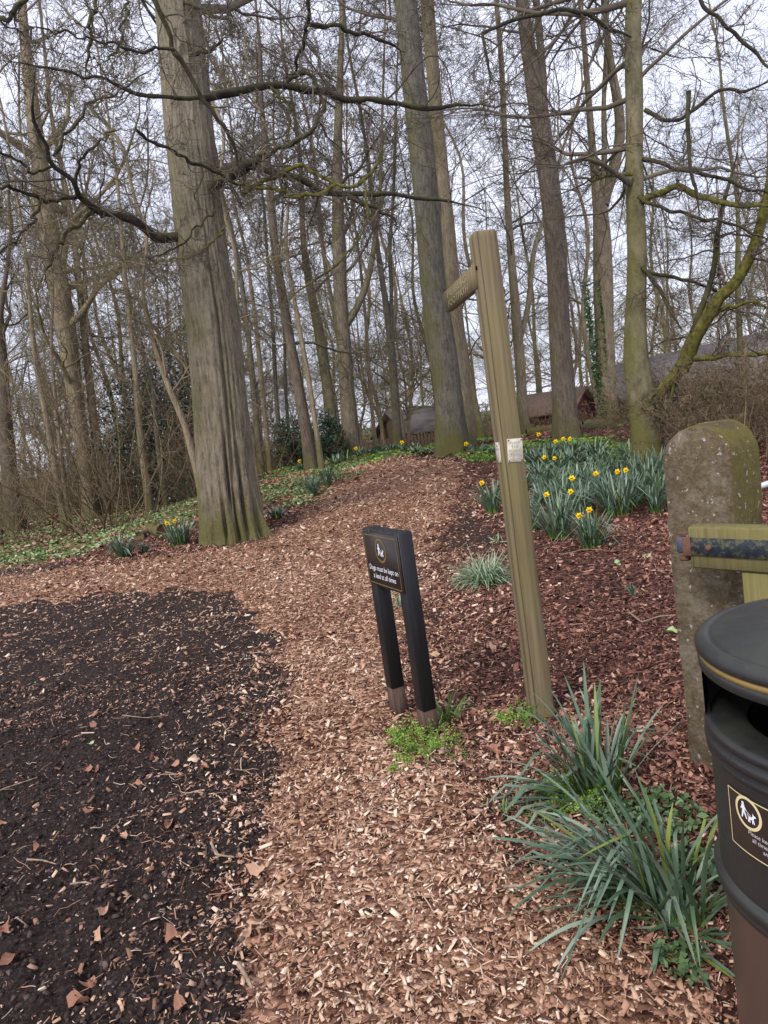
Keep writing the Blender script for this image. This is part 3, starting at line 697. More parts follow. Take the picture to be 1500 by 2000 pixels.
    D = np.stack([np.cos(az)*.85, np.sin(az)*.85, np.full(16, .35)], 1)
    pts, rad = grow(Pk, D, np.full(16, 4.2), np.full(16, .07), 9, .17, .0, rng, .2); tw.tubes(pts, rad, 6, rnd=.6)
    ramify(tw, pts, rad, rng, [(8, .42, .85, 6, .2, -.01, 4), (6, .48, .8, 4, .22, -.01, 3), (4, .55, .75, 3, .22, 0, 3)], .005)
    tw.build('branches', M['twig'], root, loc=(b.x, b.y, gz))
    return root, Y
T1, YB = big_beech()

# ------------------------------------------------------------------ other individually drawn trees
G1 = 'mature beech trees'; G2 = 'slender woodland trees'
tree('grey beech with a mossy foot standing at the top of the path, right side', [(882, 887, 58), (878, 800, 52), (868, 690, 50), (848, 590, 47), (838, 450, 46), (824, 300, 46), (806, 150, 42), (792, 0, 40)],
     'grey', seed=11, group=G1, limbs=16, flare=.3, first=.5)
tree('paler beech trunk pressed against the back of the mossy beech at the path bend', [(912, 868, 32), (905, 740, 27), (888, 600, 28), (876, 450, 25), (860, 300, 24), (846, 150, 24), (834, 0, 24)],
     'tan', Y=19.9, seed=12, group=G1, limbs=10, flare=.3, first=.5)
tree('thin beech stem leaning on the left side of the mossy beech at the bend', [(866, 872, 18), (855, 750, 17), (843, 680, 18), (830, 610, 16), (838, 520, 12), (845, 400, 9)], 'grey', Y=20.1, height=9, seed=13, group=G2, limbs=6)
tree('tall straight beech with brown grey bark, second trunk right of the finger post', [(1108, 852, 47), (1098, 740, 42), (1092, 620, 38), (1085, 480, 38), (1077, 380, 37), (1062, 290, 36), (1050, 200, 34), (1032, 100, 27), (1018, 0, 22)],
     'brown', seed=14, group=G1, limbs=18, flare=.25, first=.4, Y=18.2,
     stems=[[(1076, 345, 18), (1066, 250, 16), (1060, 180, 16), (1056, 90, 14), (1048, 0, 12)]])
tree('ivy clad forked beech standing in front of the dark red barn', [(1186, 812, 36), (1182, 700, 35), (1178, 560, 37), (1176, 450, 33), (1172, 400, 28), (1160, 330, 14), (1154, 250, 13), (1146, 150, 11), (1135, 0, 9)],
     'tan', Y=24, seed=15, group=G1, limbs=14, first=.5, flare=.3,
     stems=[[(1178, 400, 22), (1195, 340, 21), (1214, 270, 20), (1208, 200, 16), (1190, 120, 14), (1180, 0, 12)], [(1176, 380, 12), (1182, 300, 11), (1178, 200, 9), (1185, 100, 8)]])
tree('slim forked beech just behind the top half of the finger post', [(1022, 850, 22), (1018, 740, 20), (1010, 640, 20), (998, 500, 14), (990, 380, 12), (985, 250, 11), (980, 120, 10)],
     'tan', Y=23, seed=16, group=G2, limbs=12, stems=[[(1014, 665, 14), (1034, 600, 10), (1036, 540, 10), (1042, 480, 9), (1060, 440, 7)]])
# smooth mossy beech by the gatepost, forking low
R5, Y5, b5 = tree('smooth olive beech forking low above the daffodils, left of the stone gatepost', [(1266, 905, 54), (1262, 850, 53), (1258, 790, 56), (1245, 730, 50), (1240, 680, 44), (1242, 600, 37), (1245, 500, 35), (1240, 400, 34), (1238, 300, 32), (1240, 200, 31), (1236, 100, 30), (1236, 0, 28)],
     'mossy', seed=17, group=G1, limbs=30, flare=.12, first=.36, rmin=.0045, up=.0, updir=.15, ll=.30, height=13)
def limb_set(root, Y, limbs, seed, kidn=11):
    rng = np.random.default_rng(seed); allp = []
    for i, (pp, d0, d1, w0, w1, mt) in enumerate(limbs):
        n = len(pp); out = []
        for j, p in enumerate(pp):
            t = j/(n-1); dy = Y+d0+(d1-d0)*t; q = at(p[0], p[1], dy); out.append((q.x, q.y, q.z, (w0+(w1-w0)*t)*mpp(dy)/2))
        R_ = resample(out, 30); R_[:, 2] += (vn(np.arange(30)*.45, np.full(30, i*3.), 1, seed)-.5)*.07*np.minimum(1, np.arange(30)/4)
        MB().tubes(R_[:, :3], R_[:, 3]*(1+.05*rng.normal(size=30))*(1-.6*sstep(.75, 1, np.linspace(0, 1, 30))), 10, cap=True).build('limb', M[mt], root, smooth=True, loc=tuple(R_[0, :3])); allp.append(R_)
    A = np.array(allp); tw = MB(); P_, D, Lc, Rc, t = kids(A[:, :, :3], A[:, :, 3], kidn, .3, 1.0, rng, .15, .2, .35)
    pts, rad = grow(P_, D, np.clip(Lc*1.3, .5, 2.3), np.clip(Rc, .008, .020), 12, .25, .01, rng); tw.tubes(pts, rad, 5, rnd=rng.random(len(P_)))
    ramify(tw, pts, rad, rng, [(7, .5, .8, 6, .24, 0, 4), (5, .55, .75, 4, .24, 0, 3)], .004)
    tw.build('twigs', M['twig'], root, loc=tuple(PW(root)))
limb_set(R5, Y5, [
 ([(1255, 800), (1283, 783), (1310, 747), (1343, 707), (1350, 660), (1373, 633), (1393, 597), (1420, 567), (1450, 537), (1467, 500), (1490, 430), (1502, 360), (1510, 280)], -.1, -1.4, 34, 16, 'mosslimb'),
 ([(1353, 650), (1377, 580), (1397, 517), (1402, 450), (1418, 380), (1440, 300)], -.6, -.4, 13, 7, 'limb'),
 ([(1352, 700), (1385, 702), (1417, 697), (1457, 690), (1500, 689), (1560, 680)], -.5, -1.5, 12, 8, 'mosslimb'),
 ([(1250, 395), (1290, 375), (1325, 362), (1350, 378), (1380, 390), (1420, 398), (1470, 405), (1530, 400)], -.1, -1.6, 14, 9, 'mosslimb'),
 ([(1248, 385), (1270, 400), (1310, 412), (1370, 425), (1440, 440), (1510, 475)], -.2, -1.6, 7, 5, 'limb'),
 ([(1345, 178), (1343, 240), (1348, 330), (1362, 380), (1366, 425)], -1.5, -1.5, 9, 5, 'limb'),
 ([(1255, 522), (1287, 563), (1310, 607), (1332, 642)], -.2, -.8, 9, 5, 'limb'),
 ([(1258, 530), (1300, 542), (1345, 550), (1390, 562), (1440, 590)], -.1, -.3, 8, 4, 'limb'),
 ([(1375, 625), (1420, 600), (1460, 590), (1510, 600)], -.6, -1.2, 8, 5, 'mosslimb'),
 ([(1255, 310), (1320, 328), (1400, 345), (1480, 375), (1530, 380)], -.3, -1.5, 8, 5, 'limb'),
 ([(1235, 340), (1200, 345), (1160, 352), (1120, 345)], -.2, -.4, 7, 4, 'mosslimb'),
 ([(1260, 215), (1300, 240), (1340, 230), (1400, 180), (1460, 175), (1520, 150)], -.2, -1.4, 8, 5, 'limb'),
 ([(1350, -50), (1372, 10), (1430, 60), (1470, 100), (1520, 150)], -2, -2.2, 7, 6, 'limb'),
 ([(942, 65), (990, 45), (1050, 28), (1100, 16), (1150, 25), (1185, 50), (1235, 75)], -1.2, -.1, 6, 9, 'limb'),
 ([(942, 65), (950, 110), (960, 160)], -1.2, -1.2, 6, 4, 'limb'),
 ([(1325, 715), (1310, 780), (1290, 830), (1300, 860)], -.5, -.6, 7, 4, 'limb')], 23)
# knot where the limb leaves the trunk
q = at(1279, 778, Y5-.32)
MB().lathe([(.0, -.02), (.04, -.02), (.07, .03), (.10, 0), (.105, -.06)], 14).build('knot', M['brown'], R5, smooth=True, loc=(0, 0, 0))
kn = [c for c in R5.children if c.name.startswith('knot')][0]; kn.location = q-PW(R5); kn.rotation_euler = (PI/2, 0, .1)
# ivy on the forked beech
def leafquads(mb, P, size, rng, flat=0.0, rnd=None):
    n = len(P); A = nrm(rng.normal(size=(n, 3))); B = nrm(rng.normal(size=(n, 3)))
    if flat: A[:, 2] *= 1-flat; B[:, 2] *= 1-flat; A = nrm(A)
    B = nrm(np.cross(np.cross(A, B), A)); s_ = size*rng.uniform(.6, 1.3, n)[:, None]; C_ = nrm(np.cross(A, B))
    V = np.stack([P-A*s_*.55, P-B*s_*.36+C_*s_*.12, P+A*s_*.55, P+B*s_*.36+C_*s_*.12], 1)
    mb.add(V.reshape(-1, 3), np.arange(n*4).reshape(-1, 4), rnd=np.repeat(rng.random(n) if rnd is None else rnd, 4))

# left group and central stems
tree('broad pale tree, thickest trunk of the left wood', [(178, 1012, 27), (165, 900, 28), (150, 800, 30), (138, 700, 32), (122, 600, 38), (100, 480, 38), (85, 380, 33), (66, 230, 26), (50, 100, 18), (42, 0, 14)], 'tan', seed=21, group=G2, twig='twig_pale', limbs=22, first=.2, ll=.26)
tree('straight tan stem just right of the thickest trunk in the left wood', [(206, 1006, 20), (195, 900, 19), (182, 820, 17), (170, 700, 14), (155, 560, 12), (140, 420, 9)], 'tan', seed=22, group=G2, twig='twig_pale', limbs=14, first=.2)
tree('thin tan stem left of the thickest trunk in the left wood', [(119, 994, 12), (105, 900, 13), (92, 820, 11), (75, 750, 9), (62, 650, 8)], 'tan', seed=23, Y=21, group=G2, twig='twig_pale', limbs=12, first=.2, height=14)
tree('second thin stem beside the thin tan stem of the left wood', [(128, 990, 8), (118, 880, 8), (108, 780, 7), (98, 680, 6)], 'tan', seed=24, Y=21.5, group=G2, twig='twig_pale', limbs=10, first=.2, height=13)
tree('pale trunk in front of the dark evergreen bush', [(288, 972, 14), (280, 900, 14), (271, 840, 13), (268, 760, 12), (255, 640, 9), (240, 500, 7)], 'tan', seed=25, Y=22, group=G2, twig='twig_pale', limbs=14, first=.25, height=16)
tree('slim grey stem right of the dark evergreen bush', [(318, 948, 10), (308, 880, 9), (304, 830, 8), (298, 740, 6)], 'grey', seed=26, Y=24, group=G2, limbs=10, first=.2, height=12)
tree('leaning bare sapling that slants up from the foot of the huge beech', [(395, 1000, 13), (387, 930, 13), (374, 880, 13), (362, 830, 13), (335, 770, 12), (318, 725, 11), (300, 670, 10), (288, 620, 8), (275, 560, 6)], 'tan', seed=27, Y=12.8, group=G2, twig='twig_pale', limbs=14, first=.3, height=7.5, flare=.1, rmin=.004,
     stems=[[(296, 655, 7), (325, 672, 7), (345, 690, 6), (365, 722, 5), (378, 740, 4)]])
tree('wide brown trunk at the far left edge of the wood', [(22, 985, 32), (15, 900, 28), (8, 800, 25), (-5, 600, 22)], 'brown', seed=28, Y=25, group=G1, limbs=12)
tree('dark leaning trunk with rough bark beside the holly bush', [(606, 902, 25), (596, 830, 23), (580, 740, 20), (564, 650, 18), (548, 560, 17), (535, 470, 16), (528, 390, 15), (522, 300, 12)], 'brown', seed=29, Y=20.5, group=G2, limbs=14, height=14)
tree('slender pale stem right of the dark leaning trunk', [(627, 905, 10), (615, 820, 10), (603, 740, 10), (590, 670, 9), (572, 570, 8), (556, 480, 7)], 'tan', seed=30, Y=20, group=G2, limbs=10, height=12)
tree('tall grey beech left of the far end of the path', [(685, 882, 31), (681, 800, 30), (674, 700, 28), (665, 600, 27), (662, 450, 25), (658, 330, 19), (662, 200, 14), (668, 60, 10)], 'beech', seed=31, Y=25, group=G1, limbs=16,
     stems=[[(672, 640, 16), (700, 600, 13), (722, 540, 11), (735, 450, 9), (742, 380, 7)]])
tree('olive beech close behind the tall grey beech near the path end', [(652, 876, 25), (643, 780, 22), (632, 700, 21), (618, 620, 17), (600, 540, 14), (590, 450, 11)], 'mossy', seed=32, Y=27, group=G1, limbs=14, height=17)
tree('straight grey beech beyond the crest of the path', [(776, 872, 17), (772, 780, 17), (766, 690, 16), (755, 600, 12), (742, 520, 10), (730, 430, 8)], 'grey', seed=33, Y=28, group=G1, limbs=16,
     stems=[[(764, 650, 9), (765, 560, 8), (760, 480, 7), (768, 400, 6)]])
for i, (x0, x1, w, yb, lb) in enumerate([(505, 462, 13, 890, 'grey stem immediately right of the huge beech'), (522, 480, 10, 885, 'second grey stem right of the huge beech'), (547, 520, 9, 882, 'thin stem behind the holly bush'), (478, 440, 12, 880, 'stem half hidden by the huge beech'), (566, 545, 7, 878, 'thinnest stem left of the dark leaning trunk'), (732, 700, 8, 868, 'thin stem left of the crest beech')]):
    tree(lb, [(x0, yb, w), (x0-8, 780, w*.95), (x0*.5+x1*.5, 640, w*.8), (x1, 480, w*.6)], 'tan' if i % 2 else 'grey', seed=40+i, Y=24+i*1.2, group=G2, twig='twig_pale', limbs=12, height=15, lev=3)
tree('peeling orange brown stem against the right flank of the huge beech', [(503, 955, 9), (496, 905, 8), (488, 850, 8), (478, 780, 7), (470, 700, 6), (462, 620, 5)], 'tan', seed=50, Y=13.2, group=G2, twig='twig_pale', limbs=8, height=8, rmin=.004)

# ------------------------------------------------------------------ wood behind, copies of six prototypes
def copy_tree(root, loc, rz, sc, group=None):
    r = root.copy(); S.collection.objects.link(r); r.location = loc; r.rotation_euler = (0, 0, rz); r.scale = (sc,)*3
    for ch in list(root.children):
        c = ch.copy(); S.collection.objects.link(c); c.parent = r
    return r
protos = []
for i in range(6):
    x, y = -14+i*2.5, 46+i; rg = np.random.default_rng(60+i); z = float(zbase(x, y)); r0 = rg.uniform(.11, .19) if i < 3 else rg.uniform(.035, .06)
    pa = [(x, y, z, r0)]; h = rg.uniform(15, 20) if i < 3 else rg.uniform(7, 11)
    for t in (.15, .3, .5, .7, .85, 1): pa.append((x+rg.normal(0, .35), y+rg.normal(0, .35), z+h*t, r0*(1-.85*t)))
    protos.append(tree('bare %s trunk at the far back of the left wood' % ['broad tan', 'tall tan', 'broad mossy', 'narrow tan', 'slight tan', 'narrow mossy'][i], None, ['tan', 'tan', 'mossy'][i % 3], path=pa, height=0, seed=70+i, group='trees of the wood behind', twig='twig_pale' if i != 1 else 'twig', limbs=22 if i < 3 else 18, first=.15, ll=.27, rmin=.006, dens=.8)[0])
rg = np.random.default_rng(99)
spots = []
for _ in range(4000):
    y = rg.uniform(24, 75); u = rg.uniform(-.68, .72); x = u*y
    if u > .18 and y < 30: continue
    if -.2 < u < .06 and (y < 34 or rg.random() < .35): continue
    if u > .0 and rg.random() < .35: continue
    if u > .2 and y > 26: 
        if rg.random() < .2: continue
    if any((x-a)**2+(y-b)**2 < (1.6+.02*y)**2 for a, b in spots): continue
    spots.append((x, y))
    if len(spots) >= 120: break
for i, (x, y) in enumerate(spots):
    pk = i % 6 if x/y < -.08 else i % 3
    c = copy_tree(protos[pk], (x, y, float(zbase(x, y))-.05), rg.uniform(0, 6.28), rg.uniform(.75, 1.15))
    reg = 'far left' if x/y < -.42 else 'left' if x/y < -.2 else 'middle left' if x/y < 0 else 'middle' if x/y < .18 else 'right' if x/y < .4 else 'far right'
    kd = ['thick tan', 'tall tan', 'thick mossy', 'thin tan', 'slight tan', 'thin mossy'][pk]; dz = 'front' if y < 42 else 'back'
    c['label'] = 'bare %s trunk in the %s rows of the wood, %s of the photo' % (kd, dz, reg); c['group'] = '%s trunks, %s rows, %s' % (kd, dz, reg)
# hazel-like thin shrubs in the left wood and right scrub
def stems_shrub(name, label, loc, n, h, spread, seed, mat_, rmin=.005, group=None, kidspec=None, r0=.014):
    rng = np.random.default_rng(seed); root = thing(name, label, 'shrub', loc, group); mb = MB()
    a = rng.uniform(0, 2*PI, n); P = np.stack([np.cos(a)*.12*spread, np.sin(a)*.12*spread, np.full(n, -.05)], 1)*rng.random(n)[:, None]**.5*3
    P[:, 2] = -.05
    el = rng.uniform(.7, 1.35, n); D = np.stack([np.cos(a)*np.cos(el), np.sin(a)*np.cos(el), np.sin(el)], 1)
    pts, rad = grow(P, D, h*rng.uniform(.6, 1.1, n), r0*rng.uniform(.6, 1.3, n), 9, .12, .02, rng, .25)
    mb.tubes(pts+np.array(loc), rad, 5, rnd=rng.random(n))
    ramify(mb, pts+np.array(loc), rad, rng, kidspec or [(7, .4, .7, 5, .2, .0, 3), (5, .5, .7, 4, .22, 0, 3)], rmin)
    mb.build('stems', mat_, root, loc=loc); return root
hz = [stems_shrub('hazel_shrub', 'bare many stemmed shrub in the wood', (-9-i, 30+i, float(zbase(-9-i, 30+i))), 9, 4.2, 1.4, 110+i, M['twig_pale'] if i % 2 else M['scrub'], .007, 'bare shrubs under the trees') for i in range(3)]
for i in range(60):
    y = rg.uniform(18, 44); x = rg.uniform(-.62, -.10)*y
    c = copy_tree(hz[i % 3], (x, y, float(zbase(x, y))), rg.uniform(0, 6.28), rg.uniform(.55, 1.25))
    c['label'] = 'bare many stemmed shrub, %s, %s' % ('near the front of the left wood' if y < 26 else 'midway into the wood' if y < 35 else 'deep in the wood', 'at the far left' if x/y < -.45 else 'left of the evergreens' if x/y < -.33 else 'behind the huge beech' if x/y < -.2 else 'right of the huge beech')
# brown scrub masses beyond the crest and under the far trees
def scrub_mass(name, label, xs, ys, n, h, seed, m, rmin=.008):
    rng = np.random.default_rng(seed); x = rng.uniform(*xs, n); y = rng.uniform(*ys, n); z = zbase(x, y)-.03
    a = rng.uniform(0, 2*PI, n); el = rng.uniform(.5, 1.45, n); D = np.stack([np.cos(a)*np.cos(el), np.sin(a)*np.cos(el), np.sin(el)], 1)
    hh = h*rng.uniform(.5, 1.1, n)*(.7+.6*vn(x, y, .6, seed)); mb = MB()
    pts, rad = grow(np.stack([x, y, z], 1), D, hh, np.full(n, .010), 6, .18, .0, rng, .4); mb.tubes(pts, rad, 3, rnd=rng.random(n))
    ramify(mb, pts, rad, rng, [(5, .45, .8, 4, .22, 0, 3), (4, .5, .8, 3, .25, 0, 3)], rmin)
    return tag(mb.build(name, M[m]), label, 'undergrowth', kind='stuff')
scrub_mass('bramble_scrub', 'brown bare bramble scrub beyond the crest of the path', (-5.5, 1.8), (27, 33), 220, .8, 130, 'scrub')
scrub_mass('bramble_scrub', 'reddish bare scrub between the twin beech and the barn', (1.8, 9), (25, 31), 170, .8, 131, 'scrub')
scrub_mass('bramble_scrub', 'tangle of dead undergrowth deep in the left wood', (-26, -7), (27, 46), 900, 1.5, 132, 'twig_pale', .010)
# ------------------------------------------------------------------ buildings beyond the crest
def quadbox(mb, pts_bottom, z0, z1):
    """vertical prism over a ground polygon"""
    n = len(pts_bottom); V = [(x, y, z0) for x, y in pts_bottom]+[(x, y, z1) for x, y in pts_bottom]
    mb.add(V, poly=[list(range(n))[::-1], list(range(n, 2*n))]+[[i, (i+1) % n, (i+1) % n+n, i+n] for i in range(n)])
def gable_house(name, label, A, B, depth, zg, ze, zr, wallm, roofm, over=.35, wins=()):
    """A-B: front wall ends (x,y), depth: offset away; ridge parallel to AB"""
    A = np.array(A, float); B = np.array(B, float); u = (B-A)/np.linalg.norm(B-A); n = np.array([-u[1], u[0]])
    if n[1] < 0: n = -n
    r = thing(name, label, 'building', (A[0], A[1], zg))
    C, D = B+n*depth, A+n*depth; mA, mB = (A+D)/2, (B+C)/2
    V = [(*A, zg), (*B, zg), (*C, zg), (*D, zg), (*A, ze), (*B, ze), (*C, ze), (*D, ze), (*mA, zr-.05), (*mB, zr-.05)]
    MB().add(V, poly=[[0, 1, 5, 4], [1, 2, 6, 9, 5], [2, 3, 7, 6], [3, 0, 4, 8, 7]]).build('wall', M[wallm], r, loc=(A[0], A[1], zg))
    k = over/(depth/2)*(zr-ze)
    for s_, (P, Q) in enumerate(((A, B), (D, C))):
        o = -n if s_ == 0 else n
        e1, e2 = P+o*over-u*over, Q+o*over+u*over; r1, r2 = mA-u*over, mB+u*over
        V = [(*e1, ze-k), (*e2, ze-k), (*r2, zr), (*r1, zr), (*e1, ze-k-.12), (*e2, ze-k-.12), (*r2, zr-.12), (*r1, zr-.12)]
        MB().add(V, poly=[[0, 1, 2, 3], [7, 6, 5, 4], [0, 4, 5, 1], [1, 5, 6, 2], [3, 7, 4, 0], [2, 6, 7, 3]]).build('roof', M[roofm], r, loc=(e1[0], e1[1], zg))
    for t0, t1, z0, z1 in wins:
        P, Q = A+(B-A)*t0-n*.03, A+(B-A)*t1-n*.03
        MB().add([(*P, z0), (*Q, z0), (*Q, z1), (*P, z1), (*(P+n*.025), z0), (*(Q+n*.025), z0), (*(Q+n*.025), z1), (*(P+n*.025), z1)], poly=[[0, 1, 2, 3], [1, 5, 6, 2], [4, 0, 3, 7], [3, 2, 6, 7]]).build('window', M['ember'], r, loc=(P[0], P[1], zg))
    return r
pA, pB = at(1118, 792, 46), at(1640, 700, 24)
gable_house('barn', 'long low barn with grey roof and dark red boarded walls on the right', pA[:2], pB[:2], 7, -1.0, 1.15, 3.1, 'redwall', 'roof', wins=[(.22, .27, .1, .9), (.5, .54, .1, .9)])
pA, pB = at(985, 795, 38), at(1112, 800, 36)
gable_house('shed', 'small shed with brown roof and red brown wall left of the long barn', pA[:2], pB[:2], 4, -.9, .95, 1.9, 'redwall', 'brownwall', wins=[(.3, .45, .1, .6)])
pA, pB = at(800, 842, 42), at(868, 838, 44)
gable_house('cottage', 'small cottage with steep grey roof glimpsed left of the mossy beech', (pA.x, pA.y), (pB.x+1.5, pB.y), 4, -.9, .9, 2.15, 'brownwall', 'roof')
# weathered paling between cottage and shed
r = thing('paling_fence', 'low weathered wooden fence across the end of the path', 'fence', (*at(690, 850, 34)[:2], -.6))
mb = MB(); x0, x1 = at(690, 850, 34).x, at(1000, 820, 34).x
for x in np.arange(x0, x1, .16): mb.box((x, 34, .0+.04*math.sin(x*9)), (.12, .025, 1.5))
mb.build('pickets', M['scrub'], r, loc=(x0, 34, -.6)); MB().box(((x0+x1)/2, 34.03, .45), (x1-x0, .03, .09)).build('rail', M['scrub'], r, loc=(x0, 34, -.6))

scrub_mass('far_hedge', 'distant bare hedge closing the view behind the wood', (-62, 48), (70, 76), 900, 3.4, 133, 'scrub', .02)
scrub_mass('far_hedge', 'nearer bare hedge seen between the far trunks', (-30, 14), (48, 52), 600, 2.2, 134, 'twig_pale', .014)
# twiggy thicket right of the mossy beech
for k, (px, py, Y, sc, lb) in enumerate([(1330, 860, 14.5, 1.0, 'dense bare brown bush behind the stone gatepost'), (1400, 870, 12.5, 1.05, 'bare bush with faint green buds right of the gatepost top'), (1480, 880, 11, 1.1, 'bare brown bush at the right edge of the photo')]):
    p = at(px, py, Y); stems_shrub('bare_bush', lb, (p.x, Y, float(zbase(p.x, Y))), 40, 1.75*sc, 1.9, 150+k, M['scrub'] if k != 1 else M['twig_pale'], .0045, 'bare bushes before the barn', [(8, .42, .7, 5, .2, .02, 3), (6, .5, .7, 4, .22, 0, 3), (4, .5, .7, 3, .22, 0, 3)], .011)

# evergreens
def evergreen(name, label, loc, rad3, n, size, seed, m='holly', group=None, lean=0):
    rng = np.random.default_rng(seed); root = thing(name, label, 'shrub', loc, group); c = np.array(loc)
    st = MB(); k = 16; a = rng.uniform(0, 2*PI, k); el = rng.uniform(.6, 1.4, k)
    D = np.stack([np.cos(a)*np.cos(el), np.sin(a)*np.cos(el), np.sin(el)], 1)
    pts, rad = grow(np.tile(c-np.array([0, 0, .05]), (k, 1)), D, rad3[2]*1.7*rng.uniform(.6, 1, k), np.full(k, .03), 7, .12, .0, rng, .3)
    st.tubes(pts, rad, 5, rnd=.3); st.build('stems', M['scrub'], root, loc=loc)
    cl = rng.normal(size=(70, 3)); cl = nrm(cl)*rng.uniform(.15, 1.15, 70)[:, None]**.6; i = rng.integers(0, 70, n)
    P = cl[i]+rng.normal(0, .13, (n, 3)); P = c+np.array([0, 0, rad3[2]*.95])+P*np.array(rad3); P = P[P[:, 2] > c[2]+.02]
    mb = MB(); leafquads(mb, P, size, rng); mb.build('foliage', M[m], root, loc=loc); return root
for px, py, Y, r3, n, lb in [(572, 897, 23.5, (.6, .6, .8), 2600, 'dark holly bush left of the dark leaning trunk'), (648, 893, 24, (.5, .6, .85), 2300, 'dark holly bush right of the slender pale stem'),
                             (300, 930, 26, (2.0, 1.5, 2.6), 15000, 'big dark evergreen bush deep in the left wood'), (370, 900, 29, (1.5, 1.2, 3.2), 11000, 'tall dark evergreen left of the huge beech'), (215, 940, 33, (1.2, 1, 1.3), 5000, 'low dark evergreen behind the tan stems')]:
    p = at(px, py, Y); evergreen('holly_bush', lb, (p.x, Y, float(zbase(p.x, Y))), r3, n, .085, int(px), group='dark evergreen bushes')
p = at(1490, 870, 13); evergreen('low_evergreen', 'small green leafy patch at the right edge behind the gatepost', (p.x, 9.5, float(zbase(p.x, 9.5))), (.35, .3, .15), 900, .05, 5, 'ivy')
# ivy creeping up the forked beech
ivt = [o for o in bpy.data.objects if o.get('label', '').startswith('ivy clad')][0]
rng = np.random.default_rng(8); mb = MB(); b = PW(ivt); n = 3200
hh = rng.random(n)**1.1*4.6; aa = -PI/2+np.where(rng.random(n) < .5, .75, -.85)+rng.normal(0, .28, n); rr_ = .33
cx = b.x-.02*hh; P = np.stack([cx+rr_*np.cos(aa), b.y+rr_*np.sin(aa), b.z+hh], 1); leafquads(mb, P, .075, rng); mb.build('ivy', M['ivy'], ivt, loc=tuple(b))

# ------------------------------------------------------------------ logs, stump, sticks
def log(name, label, pp, w0, w1, m='log', cat='log', seed=0, lift=.3, zoff=0):
    pts = [gnd(*p) if len(p) < 3 else Vector((at(p[0], p[1], p[2]).x, p[2], float(zbase(at(p[0], p[1], p[2]).x, p[2])))) for p in pp]
    n = len(pts); P = [(p.x, p.y, p.z+lift*(w0+(w1-w0)*i/(n-1))+zoff, w0+(w1-w0)*i/(n-1)) for i, p in enumerate(pts)]
    R_ = resample(P, 22); mb = MB(); rng = np.random.default_rng(seed)
    mb.tubes(R_[:, :3], R_[:, 3]*(1+.14*rng.normal(size=22)), 10, cap=True)
    o = mb.build(name, M[m], None, smooth=True, loc=tuple(R_[0, :3])); tag(o, label, cat); return o
log('fallen_log', 'long mossy fallen trunk lying between the left wood and the huge beech', [(205, 992), (300, 975), (405, 945)], .12, .17, seed=1)
log('fallen_branch', 'dark rotten branch on the ground at the left edge of the wood', [(-40, 1012), (90, 992), (180, 988)], .07, .09, seed=2)
log('rotten_stump', 'short dark brown rotten stump between the two left daffodil clumps', [(274, 1052), (296, 1042), (322, 1046)], .07, .12, seed=3, lift=.6)
log('mossy_log', 'thick mossy yellow log stacked before the ivy clad beech', [(1140, 848, 21), (1190, 838, 21), (1240, 826, 21.4)], .17, .22, 'log', seed=4)
log('mossy_log', 'cut log with pale mossy side low behind the daffodil bed', [(1030, 862, 21), (1085, 856, 21)], .16, .16, 'log', seed=5)
log('brown_log', 'brown log lying just below the mossy yellow one', [(1135, 862, 20), (1200, 852, 20)], .13, .15, 'brown', seed=6)
log('root_branch', 'grey curved dead branch lying at the foot of the mossy beech', [(862, 900), (885, 886), (915, 884), (945, 893), (985, 886)], .022, .018, 'grey', 'branch', 7, 2.2)
for k, (pp, w) in enumerate([([(1275, 905), (1310, 880), (1345, 860)], .03), ([(1290, 915), (1330, 890)], .025), ([(1270, 890), (1300, 900), (1340, 870)], .03)]):
    log('dead_branch', ['reddish broken branch leaning behind the gatepost', 'short broken branch beside the leaning red one', 'dark dead branch tangled behind the gatepost'][k], pp, w, w*.6, 'brown', 'branch', 20+k, 3)
sticks = [([(985, 1750), (1040, 1748), (1085, 1756)], .006, 'pale flat stick lying on the chips left of the near daffodils'),
          ([(415, 1660), (425, 1683), (460, 1688)], .0055, 'bent pale stick on the soil edge near the path'),
          ([(1230, 1205), (1255, 1225), (1290, 1212), (1320, 1210)], .007, 'forked dead twig on the mulch left of the gatepost'),
          ([(1325, 1200), (1332, 1240), (1345, 1290), (1340, 1310)], .009, 'curved pale root running down beside the gatepost'),
          ([(1095, 1090), (1140, 1078), (1180, 1079)], .005, 'thin twig lying below the right daffodil clump'),
          ([(55, 1692), (85, 1692), (112, 1700)], .004, 'thin pale twig on the dark soil at far left'),
          ([(240, 1405), (285, 1410), (330, 1405)], .003, 'long thin twig on the middle of the dark soil'),
          ([(0, 1555), (40, 1540), (75, 1528)], .004, 'thin twig at the left edge of the soil'),
          ([(140, 1740), (170, 1738), (195, 1744)], .004, 'short pale twig lower on the dark soil'),
          ([(470, 1905), (485, 1930), (498, 1955)], .007, 'brown stick at the lower soil edge')]
for k, (pp, w, lb) in enumerate(sticks): log('stick', lb, pp, w, w*.6, 'stick', 'stick', 30+k, 1.2, .022)
